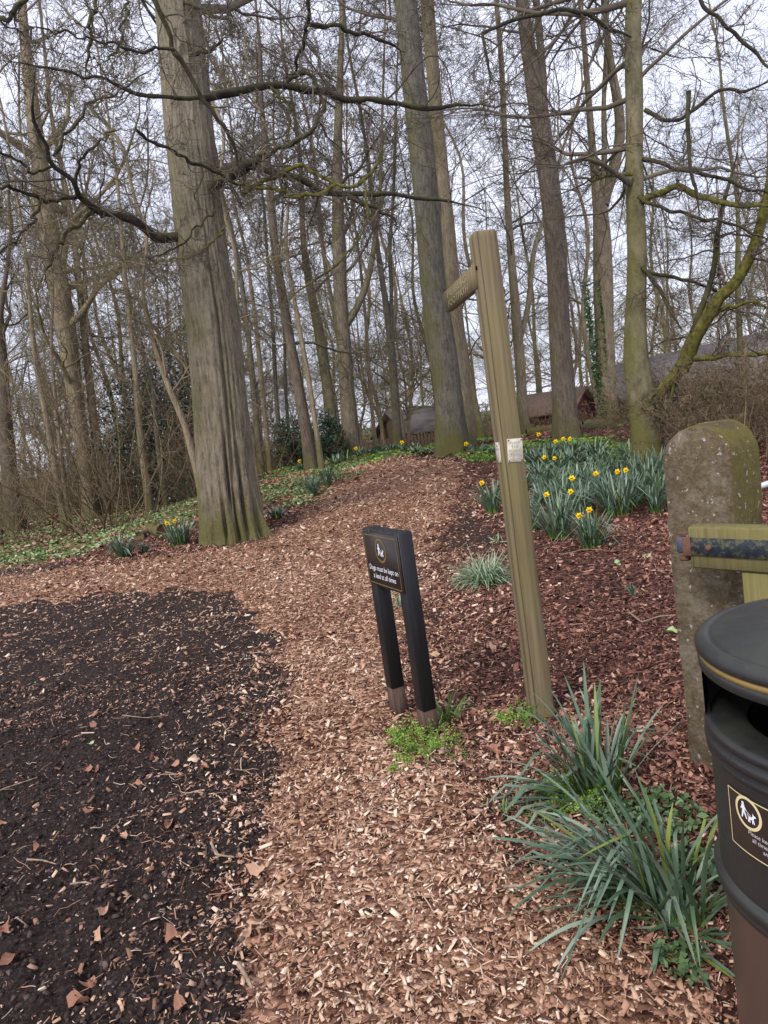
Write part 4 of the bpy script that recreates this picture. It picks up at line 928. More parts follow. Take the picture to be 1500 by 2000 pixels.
# larger fallen leaves on the soil
rng = np.random.default_rng(12)
def dry_leaf(px, py, ln, rnd, label, a=None, name='fallen_leaf', lobed=False, m='dryleaf', up=.012, group='fallen leaves on the soil and mulch'):
    p = gnd(px, py); z = float(zfull(p.x, p.y)); k = 14; t = np.arange(k)*2*PI/k
    r = ln/2*(1+.05*rng.normal(size=k)+.22*np.abs(np.cos(t))**6-.12*(np.arange(k) % 2)); 
    if lobed: r = r*(1+.28*np.cos(5*t))
    x = r*np.cos(t); y = r*.58*np.sin(t); zz = .9*ln*(np.cos(2*t+rng.uniform(0, 6))*.22+rng.normal(0, .05, k))+.1*ln
    V = np.vstack([[0, 0, -.004], np.stack([x*.5, y*.5, zz*.3], 1), np.stack([x, y, zz+.004], 1)])
    a = rng.uniform(0, 6.28) if a is None else a; R_ = np.array(Matrix.Rotation(a, 3, 'Z') @ Matrix.Rotation(rng.normal(0, .2), 3, 'X'))
    f3 = [(0, 1+i, 1+(i+1) % k) for i in range(k)]; f4 = [(1+i, 1+k+i, 1+k+(i+1) % k, 1+(i+1) % k) for i in range(k)]
    o = MB().add(V @ R_.T, f4, f3, rnd=np.clip(rnd+rng.normal(0, .08, len(V)), 0, 1)).build(name, M[m], None, smooth=True)
    o.location = (p.x, p.y, z+up); tag(o, label, 'leaf', group)
LV = [(330, 1608, .055, .45, 'orange brown leaf high on the lower half of the dark soil'), (155, 1962, .07, .35, 'large folded brown leaf near the lower left corner'), (188, 1835, .06, .95, 'pale lobed leaf on the lower dark soil', 1),
      (340, 1850, .075, .3, 'big crumpled brown leaf in the lower middle of the soil'), (330, 1822, .05, .2, 'brown leaf touching the big crumpled one'), (15, 1838, .08, .2, 'curled brown leaf at the left edge low down'),
      (25, 1885, .06, .3, 'second curled leaf just below the left edge one'), (490, 1838, .05, 1.0, 'yellow leaf on the boundary of soil and chips'), (172, 1520, .06, .3, 'crumpled leaf pair on the middle left soil'), (188, 1515, .05, .45, 'small leaf against the crumpled pair'),
      (465, 1552, .055, .35, 'pink brown oval leaf beside the path edge'), (400, 1502, .05, .5, 'bent tan leaf on the soil near the path'), (268, 1475, .06, .5, 'folded tan leaf in the middle of the soil'), (187, 1420, .09, .3, 'long reddish leaf on the upper soil', 2),
      (120, 1510, .05, .3, 'reddish leaf left of the crumpled pair'), (180, 1595, .06, .35, 'brown leaf standing on the left soil'), (242, 1640, .055, .7, 'pale tan leaf in the centre of the soil'), (270, 1540, .05, .5, 'tan leaf with stalk in the centre of the soil'),
      (340, 1500, .055, .55, 'twisted tan leaf on the centre right soil'), (0, 1614, .05, .5, 'tan leaf cut by the left edge of the photo'), (128, 1458, .045, .4, 'small brown leaf on the upper left soil'), (75, 1665, .05, .5, 'small folded leaf on the left soil'),
      (210, 1800, .055, .85, 'pale curled leaf above the lobed one'), (430, 1375, .05, .7, 'pale leaf fragment high on the soil by the path'), (433, 1385, .04, .6, 'tan fragment touching the pale one by the path'), (15, 1405, .06, .8, 'pale leaf at the left edge of the soil'),
      (505, 1700, .075, .9, 'bleached leaf on the chips by the soil edge'), (175, 1925, .05, .4, 'narrow brown leaf on the lower soil'), (355, 1980, .06, .5, 'tan leaf at the bottom of the soil'),
      (960, 1218, .09, .95, 'pale jagged leaf on the mulch left of the finger post', 1), (968, 1273, .10, .95, 'pale curled leaf lying low left of the finger post'), (856, 1285, .07, 1, 'cream leaf beside the near leg of the dog sign'), (858, 1300, .05, .95, 'small cream leaf below the cream one'),
      (848, 1060, .10, .9, 'pale shrivelled leaf right of the dog sign top'), (800, 1540, .07, .5, 'orange leaf on the chips below the feathery weeds'), (960, 1472, .07, .3, 'red brown leaf between sign and near daffodils')]
for l in LV: dry_leaf(l[0], l[1], l[2], l[3], l[4], lobed=len(l) > 5 and l[5] == 1)
for px, py, ln, lb in [(1204, 1105, .10, 'fresh pale green leaf lying on the mulch'), (1195, 1068, .07, 'small green leaf above the fresh pale green one'), (1263, 1092, .08, 'green leaf on the mulch left of the hinge'), (1310, 1240, .08, 'green leaf low against the gatepost'), (180, 1470, .035, 'tiny green leaf on the dark soil')]:
    dry_leaf(px, py, ln, .8, lb, m='cover')

# ------------------------------------------------------------------ text and pictogram helpers
def text_geo(body, size, shear=0.0, sp=1.0):
    cu = bpy.data.curves.new('t', 'FONT'); cu.body = body; cu.size = size; cu.shear = shear; cu.space_character = sp; cu.align_x = 'CENTER'; cu.resolution_u = 3
    o = bpy.data.objects.new('t', cu); S.collection.objects.link(o); dg = bpy.context.evaluated_depsgraph_get(); me = o.evaluated_get(dg).to_mesh()
    V = np.array([v.co[:] for v in me.vertices]); Fc = [list(p.vertices) for p in me.polygons]
    o.evaluated_get(dg).to_mesh_clear(); bpy.data.objects.remove(o); bpy.data.curves.remove(cu); return V[:, :2], Fc
def seg2(a, b, w0, w1):
    a = np.array(a, float); b = np.array(b, float); d = (b-a)/np.linalg.norm(b-a); n = np.array([-d[1], d[0]])
    return [a+n*w0, a-n*w0, b-n*w1, b+n*w1]
def picto():
    """walker with a dog on a lead, unit circle radius 1"""
    P = []
    t = np.arange(12)*2*PI/12; P.append([(-.42+.12*math.cos(q), .62+.12*math.sin(q)) for q in t])
    P.append(seg2((-.42, .5), (-.40, .02), .15, .13)); P.append(seg2((-.44, .05), (-.60, -.55), .09, .06)); P.append(seg2((-.38, .05), (-.12, -.50), .09, .06))
    P.append(seg2((-.48, .42), (-.66, .10), .06, .045)); P.append(seg2((-.36, .42), (-.10, .10), .06, .045)); P.append(seg2((-.10, .12), (.30, -.08), .02, .02))
    P.append(seg2((.08, -.26), (.46, -.24), .10, .12)); P.append(seg2((.44, -.24), (.56, .04), .09, .08)); P.append(seg2((.5, .02), (.74, -.02), .10, .05)); P.append(seg2((.50, .05), (.46, .2), .05, .02))
    for a, b in (((.10, -.3), (.02, -.62)), ((.16, -.3), (.18, -.62)), ((.44, -.3), (.42, -.62)), ((.50, -.3), (.58, -.60))): P.append(seg2(a, b, .055, .04))
    P.append(seg2((.05, -.22), (-.06, .0), .04, .02)); return [np.array(p, float) for p in P]
def ring2(r0, r1, n=40):
    t = np.arange(n)*2*PI/n; V = np.vstack([np.stack([r0*np.cos(t), r0*np.sin(t)], 1), np.stack([r1*np.cos(t), r1*np.sin(t)], 1)])
    return V, [(i, (i+1) % n, (i+1) % n+n, i+n)[::-1] for i in range(n)]

# ------------------------------------------------------------------ dog sign on two black posts
na, fa = gnd(840, 1432), gnd(780, 1392)
zs_top = at(800, 1036, na.y).z
u = np.array([fa.x-na.x, fa.y-na.y, 0]); Ls = np.linalg.norm(u); u = u/Ls; nl = np.array([-u[1], u[0], 0]);
if nl[0] > 0: nl = -nl
Rs = np.stack([u, nl, [0, 0, 1]], 1)
if np.linalg.det(Rs) < 0: Rs = np.stack([u, -nl, [0, 0, 1]], 1)
root = thing('dog_sign', 'black painted two legged sign with a dog walker roundel beside the path', 'sign', (na.x, na.y, float(zbase(na.x, na.y))))
pw = .074; zg = float(zbase(na.x, na.y)); bh = .29; N0 = np.array([na.x, na.y, 0])
for k, (p, dl) in enumerate(((na, 0), (fa, Ls))):
    c = N0+u*dl; zz = float(zbase(c[0], c[1])); rw = .125+.02*k
    o = MB().box((c[0], c[1], (zz+rw+zs_top)/2), (pw, pw, zs_top-zz-rw), Rs, bev=.004).build('post', M['blackpaint'], root, loc=(c[0], c[1], zz))
    MB().box((c[0], c[1], (zz-.08+rw)/2), (pw-.003, pw-.003, rw-zz+.08), Rs).build('worn_base', M['rawbase'], o, loc=(c[0], c[1], zz))
mid = N0+u*Ls/2
MB().box((mid[0], mid[1], zs_top-bh/2-.002), (Ls-pw-.002, pw-.006, bh), Rs, bev=.003).build('board', M['blackpaint'], root, loc=tuple(mid[:2])+(zg,))
pc = mid+nl*(pw/2+.004)+np.array([0, 0, zs_top-bh/2-.006]); pwid = Ls+pw-.012; phei = bh-.016
pn = MB().box(tuple(pc), (pwid, .006, phei), Rs, bev=.002).build('panel', M['signface'], root, loc=tuple(pc))
XD = -np.cross(nl, [0, 0, 1]); XD = XD/np.linalg.norm(XD)         # reading direction seen from outside the face
XD = np.cross([0, 0, 1], nl)
def face(V2, off=.0045): return pc+np.outer(V2[:, 0], XD)+np.outer(V2[:, 1], [0, 0, 1])+nl*off
hw, hh_ = pwid/2-.018, phei/2-.014
mb = MB()
for a, b in (((-hw, -hh_), (hw, -hh_)), ((hw, -hh_), (hw, hh_)), ((hw, hh_), (-hw, hh_)), ((-hw, hh_), (-hw, -hh_))): mb.add(face(np.array(seg2(a, b, .0028, .0028))), poly=[[0, 1, 2, 3]])
mb.build('border_line', M['gold'], pn, loc=tuple(pc))
V, Fc = ring2(.050, .061); V = V+[0, .052]; MB().add(face(V), poly=[list(f) for f in Fc]).build('roundel', M['gold'], pn, loc=tuple(pc))
mb = MB()
for P in picto(): mb.add(face(P*.046+[0, .052], .0052), poly=[list(range(len(P)))])
mb.build('pictogram', M['white'], pn, loc=tuple(pc))
mb = MB()
for tx, yy_ in (('Dogs must be kept on', -.055), ('a lead at all times', -.095)):
    V, Fc = text_geo(tx, .036, .15); mb.add(face(V*np.array([min(1, 2*(hw-.014)/np.ptp(V[:, 0])), 1.05])+[0, yy_]), poly=Fc)
mb.build('lettering', M['white'], pn, loc=tuple(pc))

# ------------------------------------------------------------------ finger post
fb = gnd(1062, 1408); yaw = math.radians(7); w = .103; zt = at(945, 450, fb.y).z; zg = float(zbase(fb.x, fb.y))
Rf = np.array(Matrix.Rotation(yaw, 3, 'Z')); ex, ey = Rf[:, 0], Rf[:, 1]; fc = np.array([fb.x, fb.y+.04, 0])
root = thing('finger_post', 'tall weathered wooden footpath post with one short arm near the top', 'signpost', (fc[0], fc[1], zg))
# post body with an inset vertical crack, chamfered corners and a bevelled cap
prof = []
h = w/2; c_ = .006
pl = [(-h+c_, -h), (-h*.74, -h), (-h*.71, -h+.006), (-h*.68, -h), (h-c_, -h), (h, -h+c_), (h, h-c_), (h-c_, h), (-h+c_, h), (-h, h-c_), (-h, h*.2), (-h+.006, h*.14), (-h, h*.08), (-h, -h+c_)]
pl = np.array(pl); zz = np.concatenate([np.linspace(zg-.15, zt-.03, 40), [zt-.012, zt]])
V = []
for i, z in enumerate(zz):
    s_ = 1.0 if i < 40 else (.985 if i == 40 else .9)
    q = pl*s_+np.array([.0012*math.sin(z*7), .001*math.cos(z*9)]); V.append(fc+np.outer(q[:, 0], ex)+np.outer(q[:, 1], ey)+[0, 0, z])
V = np.array(V); K = len(pl); idx = np.arange(len(zz)*K).reshape(len(zz), K); nx = np.roll(idx, -1, 1)
f = np.stack([idx[:-1], nx[:-1], nx[1:], idx[1:]], -1).reshape(-1, 4)
MB().add(V.reshape(-1, 3), f, poly=[list(idx[-1])]).build('post', M['post'], root, loc=(fc[0], fc[1], zg))
# arm pointing away along the path
s0 = at(928, 538, fc[1]-.01); e0 = at(873, 573, 3.95)
s0 = fc+np.array([0, 0, s0.z])-ex*(h-.012); e0 = np.array([e0.x, e0.y, s0[2]]); du = e0-s0; La = np.linalg.norm(du); du /= La; dn = np.array([-du[1], du[0], 0])
if dn[0] > 0: dn = -dn
ah, at_ = .104, .034
out2 = [(0, -ah/2), (La-.01, -ah/2), (La+.02, -ah/2+.025), (La+.015, ah/2-.01), (La, ah/2), (0, ah/2)]
V = [s0+du*a+np.array([0, 0, b])+dn*at_/2 for a, b in out2]+[s0+du*a+np.array([0, 0, b])-dn*at_/2 for a, b in out2]; n6 = 6
arm = MB().add(np.array(V), poly=[list(range(6)), list(range(11, 5, -1))]+[[i, i+6, (i+1) % 6+6, (i+1) % 6] for i in range(6)]).build('arm', M['post'], root, loc=tuple(s0))
mb = MB(); XA = np.cross([0, 0, 1], dn)
for tx, yy_ in (('PUBLIC', .008), ('FOOTPATH', -.037)):
    V, Fc = text_geo(tx, .045); V = V*np.array([La*.66/np.ptp(V[:, 0]), 1.0])+[0, yy_]
    mb.add(s0+du*La*.55+np.outer(V[:, 0], XA)+np.outer(V[:, 1], [0, 0, 1])+dn*(at_/2+.0015), poly=Fc)
M['carved'] = mat('carved_letters', lambda n: n.color(n.mix(n.noise(30), (.25, .22, .11), (.33, .29, .16))), .9, .1)
mb.build('carved_lettering', M['carved'], arm, loc=tuple(s0))
q = at(928, 522, fc[1]-h); c0 = fc+np.array([0, 0, q.z])-ex*(h+.001)+ey*(-h*.45)
MB().box(tuple(c0), (.006, .016, .016), Rf).build('bolt_hole_shade', M['dark'], root, loc=tuple(c0))  # small solid block, its dark colour stands in for a shaded hole
z1, z0 = at(1002, 857, fc[1]-h).z, at(1002, 903, fc[1]-h).z
def plate(cen, xa, na_, wd, z0, z1, lines, rotk=0.0, marks=True):
    zc = (z0+z1)/2; c0 = fc+cen+np.array([0, 0, zc]); R_ = np.stack([xa, -na_, [0, 0, 1]], 1)
    Rt = np.array(Matrix.Rotation(rotk, 3, 'Y')); R_ = R_ @ Rt
    o = MB().box(tuple(c0+na_*.002), (wd, .003, z1-z0), R_, bev=.0012).build('plate', M['plate'], root, loc=tuple(c0))
    mb = MB(); xx, zz_ = R_[:, 0], R_[:, 2]
    for i, tx in enumerate(lines):
        V, Fc = text_geo(tx, .019); V = V*np.array([min(1.0, wd*.82/np.ptp(V[:, 0])), 1])+[0, (z1-z0)*(.26-.17*i)]
        mb.add(c0+na_*.0042+np.outer(V[:, 0], xx)+np.outer(V[:, 1], zz_), poly=Fc)
    mb.build('faded_print', M['plateink'], o, loc=tuple(c0))
    mb = MB()
    for sx in (-1, 1):
        for sz in (-1, 1):
            mb.box(tuple(c0+na_*.004+xx*sx*wd*.42+zz_*sz*(z1-z0)*.44), (.006, .003, .006), R_, rnd=.1)
    mb.build('screws', M['rust'], o, loc=tuple(c0))
plate(-ey*h+ex*.012, ex, -ey, .072, z0, z1, ('WALK', 'THE', 'ROUND', 'TRAIL'), .07)
plate(-ex*h-ey*.008, -ey, -ex, .062, z0+.004, z1-.008, ('WAY', 'MARK'), 0)

# ------------------------------------------------------------------ stone gatepost and gate
gp = gnd(1392, 1535); Yg = gp.y+.08; gx = at(1392, 1400, Yg).x
ax, ay = np.array([.643, -.766, 0]), np.array([.766, .643, 0]); wf, wd = .255, .24
zt = at(1370, 832, Yg).z; zg = float(zbase(gx, Yg)); gc = np.array([at(1362, 1000, Yg).x+.10, Yg+.08, 0])
root = thing('gatepost', 'round topped lichened stone gatepost behind the black bin', 'gatepost', (gc[0], gc[1], zg))
n = 26; hx = wf/2; zs = zt-hx*.98; V2 = [(-hx, z) for z in np.linspace(zg-.1, zs, 22)]+[(-hx*math.cos(t), zs+(zt-zs)*math.sin(t)) for t in np.linspace(0, PI, n)[1:-1]]+[(hx, z) for z in np.linspace(zs, zg-.1, 22)]
V2 = np.array(V2); K = len(V2); m_ = 9; rows = []
for j in range(m_):
    t = [0, .012, .035, .1, .5, .9, .965, .988, 1][j]; yv = -wd/2+wd*t; s_ = 1-.035*max(0, (abs(2*t-1)-.93)/.07)**2
    X = V2[:, 0]*s_; Z = zg+(V2[:, 1]-zg)*(1-.004*max(0, (abs(2*t-1)-.93)/.07)**2)
    bump = (vn(V2[:, 1]*7, V2[:, 0]*7+yv*7, 1, 5)-.5)*.014+(vn(V2[:, 1]*25, V2[:, 0]*25+yv*25, 1, 6)-.5)*.006
    X = X+np.sign(V2[:, 0])*bump; Z = Z+bump*(V2[:, 1] > zs)
    rows.append(gc+np.outer(X, ax)+np.outer(np.full(K, yv), ay)+np.outer(Z, [0, 0, 1]))
V = np.array(rows); idx = np.arange(m_*K).reshape(m_, K); f = np.stack([idx[:-1, :-1], idx[:-1, 1:], idx[1:, 1:], idx[1:, :-1]], -1).reshape(-1, 4)
mb = MB(); mb.add(V.reshape(-1, 3), f)
# faces front and back as strips with slight unevenness
half = K//2
for j, flip in ((0, True), (m_-1, False)):
    fr = []
    for i in range(half-1):
        a, b, c, d = idx[j, i], idx[j, i+1], idx[j, K-2-i], idx[j, K-1-i]
        fr.append((a, d, c, b) if flip else (a, b, c, d))
    b0 = mb.n-m_*K; mb.f4.append(np.array(fr)+b0)
mb.build('stone', M['stone'], root, smooth=False, loc=(gc[0], gc[1], zg))
# iron hinge bracket on the post
g0_ = at(1356, 1063, 2.42); g1_ = at(1520, 1063, 2.20); gu = np.array([g1_.x-g0_.x, g1_.y-g0_.y, 0]); gu /= np.linalg.norm(gu); gn = np.array([gu[1], -gu[0], 0])
Rg = np.stack([gu, -gn, [0, 0, 1]], 1); g0 = np.array([g0_.x, g0_.y, 0])
zr1, zr0 = at(1358, 1024, 2.42).z, at(1364, 1104, 2.42).z
gate = thing('field_gate', 'green stained timber gate end with black strap hinge beside the stone gatepost', 'gate', (g0[0], g0[1], float(zbase(g0[0], g0[1]))))
def gbox(nm, a0, a1, z0, z1, t, m, off=0, bev=.006, par=gate, tz=0):
    c = g0+gu*(a0+a1)/2+gn*off+np.array([0, 0, (z0+z1)/2]); return MB().box(tuple(c), (a1-a0, t, z1-z0), Rg, bev=bev).build(nm, M[m], par, loc=tuple(c))
gbox('top_rail', 0, 1.9, zr0, zr1, .075, 'gatewood')
gbox('stile', .165, .30, .12, zr0-.002, .06, 'gatewood', -.004)
gbox('bottom_rail', .30, 1.9, .16, .27, .06, 'gatewood', -.004)
gbox('middle_rail', .30, 1.9, .42, .51, .05, 'gatewood', -.004)
gbox('stile', 1.80, 1.9, .27, zr0-.002, .05, 'gatewood', -.004)
z1, z0 = at(1360, 1049, 2.38).z, at(1360, 1084, 2.38).z
st = gbox('strap_hinge', -.015, .62, z0, z1, .008, 'iron', .0425, .002)
gbox('rusty_end', -.018, .012, z0-.002, z1+.002, .012, 'rust', .0428, .002, st)
for a in (.075, .36, .56):
    c = g0+gu*a+gn*.050+np.array([0, 0, (z0+z1)/2]); Rb = np.stack([gu, [0, 0, 1], gn], 1)
    mb = MB(); mb.lathe([(0, .006), (.006, .006), (.0095, .003), (.0105, -.004)], 14); mb.v[0] = mb.v[0] @ Rb.T+c; mb.build('bolt', M['rust'], st, loc=tuple(c))
c = g0-gu*.032+gn*.02+np.array([0, 0, (z0+z1)/2]); MB().box(tuple(c), (.030, .035, z1-z0-.004), Rg, bev=.006).build('hinge_eye', M['blueiron'], gate, loc=tuple(c))
c = g0-gu*.028+gn*.0+np.array([0, 0, z0-.018]); MB().box(tuple(c), (.034, .06, .018), Rg, bev=.005).build('hinge_pin', M['rust'], root, loc=tuple(c))
c = g0-gu*.028+gn*.0+np.array([0, 0, z1+.008]); MB().box(tuple(c), (.034, .05, .006), Rg, bev=.002).build('hinge_plate', M['rust'], root, loc=tuple(c))
# galvanised tube behind the gatepost
a, b = at(1484, 950, 3.2), at(1560, 925, 3.1)
mb = MB(); mb.tubes(np.array([a, a+(b-a)*.5, b]), np.array([.013, .013, .013]), 12, cap=True); o = mb.build('handrail_tube', M['galv'], None, smooth=True, loc=tuple(a))
mb = MB(); mb.tubes(np.array([b, b+Vector((0, 0, -.5)), Vector((b.x, b.y, -.05))]), np.array([.018]*3), 12, cap=True)
rt = thing('metal_rail', 'end of a galvanised metal tube poking out right of the gatepost', 'rail', (b.x, b.y, 0)); mb.build('support', M['galv'], rt, smooth=True, loc=(b.x, b.y, 0)); wl = o.location.copy(); o.parent = rt; o.location = wl-Vector(rt.location)

# ------------------------------------------------------------------ litter bin
fw = np.array(CAMM @ Vector((0, 0, -1))); rd = ray(1664, 1243); k = 1.38/float(rd @ fw); bc = np.array([0, 0, EYE])+rd*k; zl = bc[2]; bx, by = bc[0], bc[1]
print('bin', bx, by, zl)
root = thing('litter_bin', 'round black litter bin with domed lid and dog label at the right edge', 'bin', (bx, by, 0))
BC = (bx, by, 0)
lid = MB().lathe([(.0, zl+.040), (.08, zl+.038), (.17, zl+.030), (.235, zl+.018), (.248, zl+.0125), (.252, zl+.008), (.256, zl+.0125), (.266, zl+.012), (.276, zl+.006), (.280, zl-.004), (.279, zl-.013), (.273, zl-.017), (.0, zl-.017)], 96, BC).build('lid', M['bin'], root, smooth=True, loc=BC)
MB().lathe([(.262, zl-.0175), (.273, zl-.0175), (.2745, zl-.029), (.262, zl-.029)], 96, BC).build('ochre_band', M['goldband'], lid, loc=BC)
MB().lathe([(.255, zl-.0295), (.274, zl-.0295), (.277, zl-.034), (.276, zl-.048), (.272, zl-.052), (.255, zl-.052)], 96, BC).build('collar', M['bin'], lid, smooth=True, loc=BC)
za = zl-.052; zb = zl-.158
tcam = math.atan2(-by, -bx)
oa0, oa1 = tcam-1.36, tcam+1.36      # opening toward the path
MB().lathe([(.272, zb-.005), (.272, za), (.262, za), (.262, zb-.005)], 64, BC, oa1, oa0+2*PI, closed=False).build('hood_wall', M['bin'], root, smooth=False, loc=BC)
MB().lathe([(.19, zb-.14), (.19, zb-.03), (.193, zb-.008), (.20, zb-.002), (.262, zb), (.272, zb-.004), (.2745, zb-.012), (.270, zb-.020), (.268, zb-.024), (.275, zb-.032), (.277, zb-.040), (.272, zb-.048), (.268, zb-.052), (.275, zb-.060), (.274, zb-.066), (.268, zb-.074)], 96, BC).build('shelf_ring', M['bin'], root, smooth=True, loc=BC)
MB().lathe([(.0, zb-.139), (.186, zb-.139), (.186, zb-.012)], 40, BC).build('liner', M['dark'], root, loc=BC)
zc = zb-.32; rb = .268
MB().lathe([(rb, zb-.074), (rb-.001, zb-.2), (rb, zc)], 96, BC).build('body', M['bin'], root, smooth=True, loc=BC)
MB().lathe([(rb-.003, zc+.004), (.276, zc-.002), (.281, zc-.010), (.281, zc-.020), (.275, zc-.026), (.272, zc-.030), (.276, zc-.036), (.275, zc-.046), (.262, zc-.052)], 96, BC).build('lower_rim', M['bin'], root, smooth=True, loc=BC)
MB().lathe([(.264, zc-.05), (.262, zc-.25), (.263, .02), (.262, -.03)], 96, BC).build('base', M['binbase'], root, smooth=True, loc=BC)
def cyl_hit(px, py, r):
    d = ray(px, py); o = np.array([-bx, -by]); a = d[0]**2+d[1]**2; b_ = 2*(o[0]*d[0]+o[1]*d[1]); c = o @ o-r*r; D = b_*b_-4*a*c
    if D < 0: return None
    t = (-b_-math.sqrt(D))/(2*a); x, y, z = d[0]*t-bx, d[1]*t-by, EYE+d[2]*t; return math.atan2(y, x), z
tl, bl, cr_ = cyl_hit(1424, 1533, rb), cyl_hit(1436, 1642, rb), cyl_hit(1462, 1588, rb)
print('label', tl, bl, cr_)
if tl and bl and cr_:
    th0 = tl[0]; zt_, zb_ = tl[1], bl[1]; lw = .26
    def cyl(V2, off): # V2: metres right of the label's left edge, height
        th = th0+V2[:, 0]/rb; return np.stack([bx+(rb+off)*np.cos(th), by+(rb+off)*np.sin(th), V2[:, 1]], 1)
    nn = 30; xs = np.linspace(-.004, lw, nn); V = np.vstack([np.stack([xs, np.full(nn, zb_-.004)], 1), np.stack([xs, np.full(nn, zt_+.004)], 1)])
    lab = MB().add(cyl(V, .0012), [(i, i+1, i+1+nn, i+nn) for i in range(nn-1)]).build('label', M['signface'], root, smooth=True, loc=(bx, by, zt_))
    mb = MB(); xs = np.linspace(0, lw-.004, 40)
    for z in (zb_, zt_): V = np.vstack([np.stack([xs, np.full(40, z-.0011)], 1), np.stack([xs, np.full(40, z+.0011)], 1)]); mb.add(cyl(V, .0022), [(i, i+1, i+41, i+40) for i in range(39)])
    for x in (0, lw-.004): mb.add(cyl(np.array([(x-.0011, zb_), (x+.0011, zb_), (x+.0011, zt_), (x-.0011, zt_)]), .0022), [(0, 1, 2, 3)])
    mb.build('border_line', M['goldpale'], lab, loc=(bx, by, zt_))
    cx_, cz_ = (cr_[0]-th0)*rb, cr_[1]; R_o = (zt_-zb_)*.285
    V, Fc = ring2(R_o*.82, R_o); MB().add(cyl(V+[cx_, cz_], .0022), poly=[list(f)[::-1] for f in Fc]).build('roundel', M['goldpale'], lab, loc=(bx, by, zt_))
    mb = MB()
    for P in picto(): mb.add(cyl(P*R_o*.8+[cx_, cz_], .0022), poly=[list(range(len(P)))])
    mb.build('pictogram', M['white'], lab, loc=(bx, by, zt_))
    mb = MB(); zz_ = cr_[1]-R_o*1.28
    for i, tx in enumerate(('Please keep your dog on a lead at', 'all times and ensure you place', 'any waste in the bin')):
        V, Fc = text_geo(tx, .0125, .1); mb.add(cyl(V*[.93, 1]+[lw/2, zz_-i*.0125], .0022), poly=Fc)
    mb.build('lettering', M['greyprint'], lab, loc=(bx, by, zt_))

# ------------------------------------------------------------------ plants
def blades(mb, loc, n, h, w, lean, droop, rng, az=None, azs=PI, base_r=.05, col=(.35, 1), seg=8, basecol=.02, fold=.25):
    loc = np.array(loc, float); a = rng.uniform(-azs, azs, n)+(0 if az is None else az)
    ra = base_r*np.sqrt(rng.random(n)); pa = rng.uniform(0, 2*PI, n)
    P = np.stack([loc[0]+ra*np.cos(pa), loc[1]+ra*np.sin(pa), np.full(n, loc[2]-.01)], 1)
    if az is None: a = np.where(rng.random(n) < .75, pa+rng.normal(0, .5, n), a)
    ln = h*rng.uniform(.62, 1.12, n); th = np.abs(rng.normal(lean, lean*.45, n)); dr = np.abs(rng.normal(droop, droop*.6+.05, n))
    kink = rng.random(n) < .2; H = np.stack([np.cos(a), np.sin(a), 0*a], 1); side = np.stack([-np.sin(a), np.cos(a), 0*a], 1)
    tw = rng.normal(0, .35, n); side = side*np.cos(tw)[:, None]+np.array([0, 0, 1])*np.sin(tw)[:, None]*.5
    pts = [P]; p = P.copy()
    for i in range(seg):
        t = (i+.5)/seg; ang = th+dr*t**1.6+np.where(kink & (t > .62), 1.3, 0); ang = np.minimum(ang, 2.3)
        d = H*np.sin(ang)[:, None]+np.array([0, 0, 1])*np.cos(ang)[:, None]; p = p+d*(ln/seg)[:, None]; pts.append(p)
    pts = np.array(pts).transpose(1, 0, 2)
    gz_ = zbase(pts[:, :, 0], pts[:, :, 1])+.012; pts[:, 1:, 2] = np.maximum(pts[:, 1:, 2], gz_[:, 1:])
    T = np.gradient(pts, axis=1); T = nrm(T); sd_ = nrm(side[:, None, :]-T*(T*side[:, None, :]).sum(-1, keepdims=True)); nn_ = np.cross(T, sd_)
    t = np.linspace(0, 1, seg+1); wp = (.75+.35*np.sin(t*PI*.8))*np.sqrt(np.clip(1-t**3.2, 0, 1)); wp[-1] = .06
    ww = w*rng.uniform(.7, 1.2, n)[:, None]*wp[None]/2
    V = np.stack([pts-sd_*ww[..., None]+nn_*ww[..., None]*fold, pts, pts+sd_*ww[..., None]+nn_*ww[..., None]*fold], 2)
    k = (seg+1)*3; idx = np.arange(n*k).reshape(n, seg+1, 3)
    f = np.concatenate([np.stack([idx[:, :-1, j], idx[:, :-1, j+1], idx[:, 1:, j+1], idx[:, 1:, j]], -1).reshape(-1, 4) for j in (0, 1)])
    cv = rng.uniform(col[0], col[1], n)[:, None, None]; tt = sstep(0, .38, t)[None, :, None]
    cv = np.where(rng.random(n)[:, None, None] < .05, .08, cv)
    r = np.broadcast_to(basecol+(cv-basecol)*tt+rng.normal(0, .02, (n, 1, 1)), (n, seg+1, 3)); mb.add(V.reshape(-1, 3), f, rnd=np.clip(r.ravel(), 0, 1)); return pts
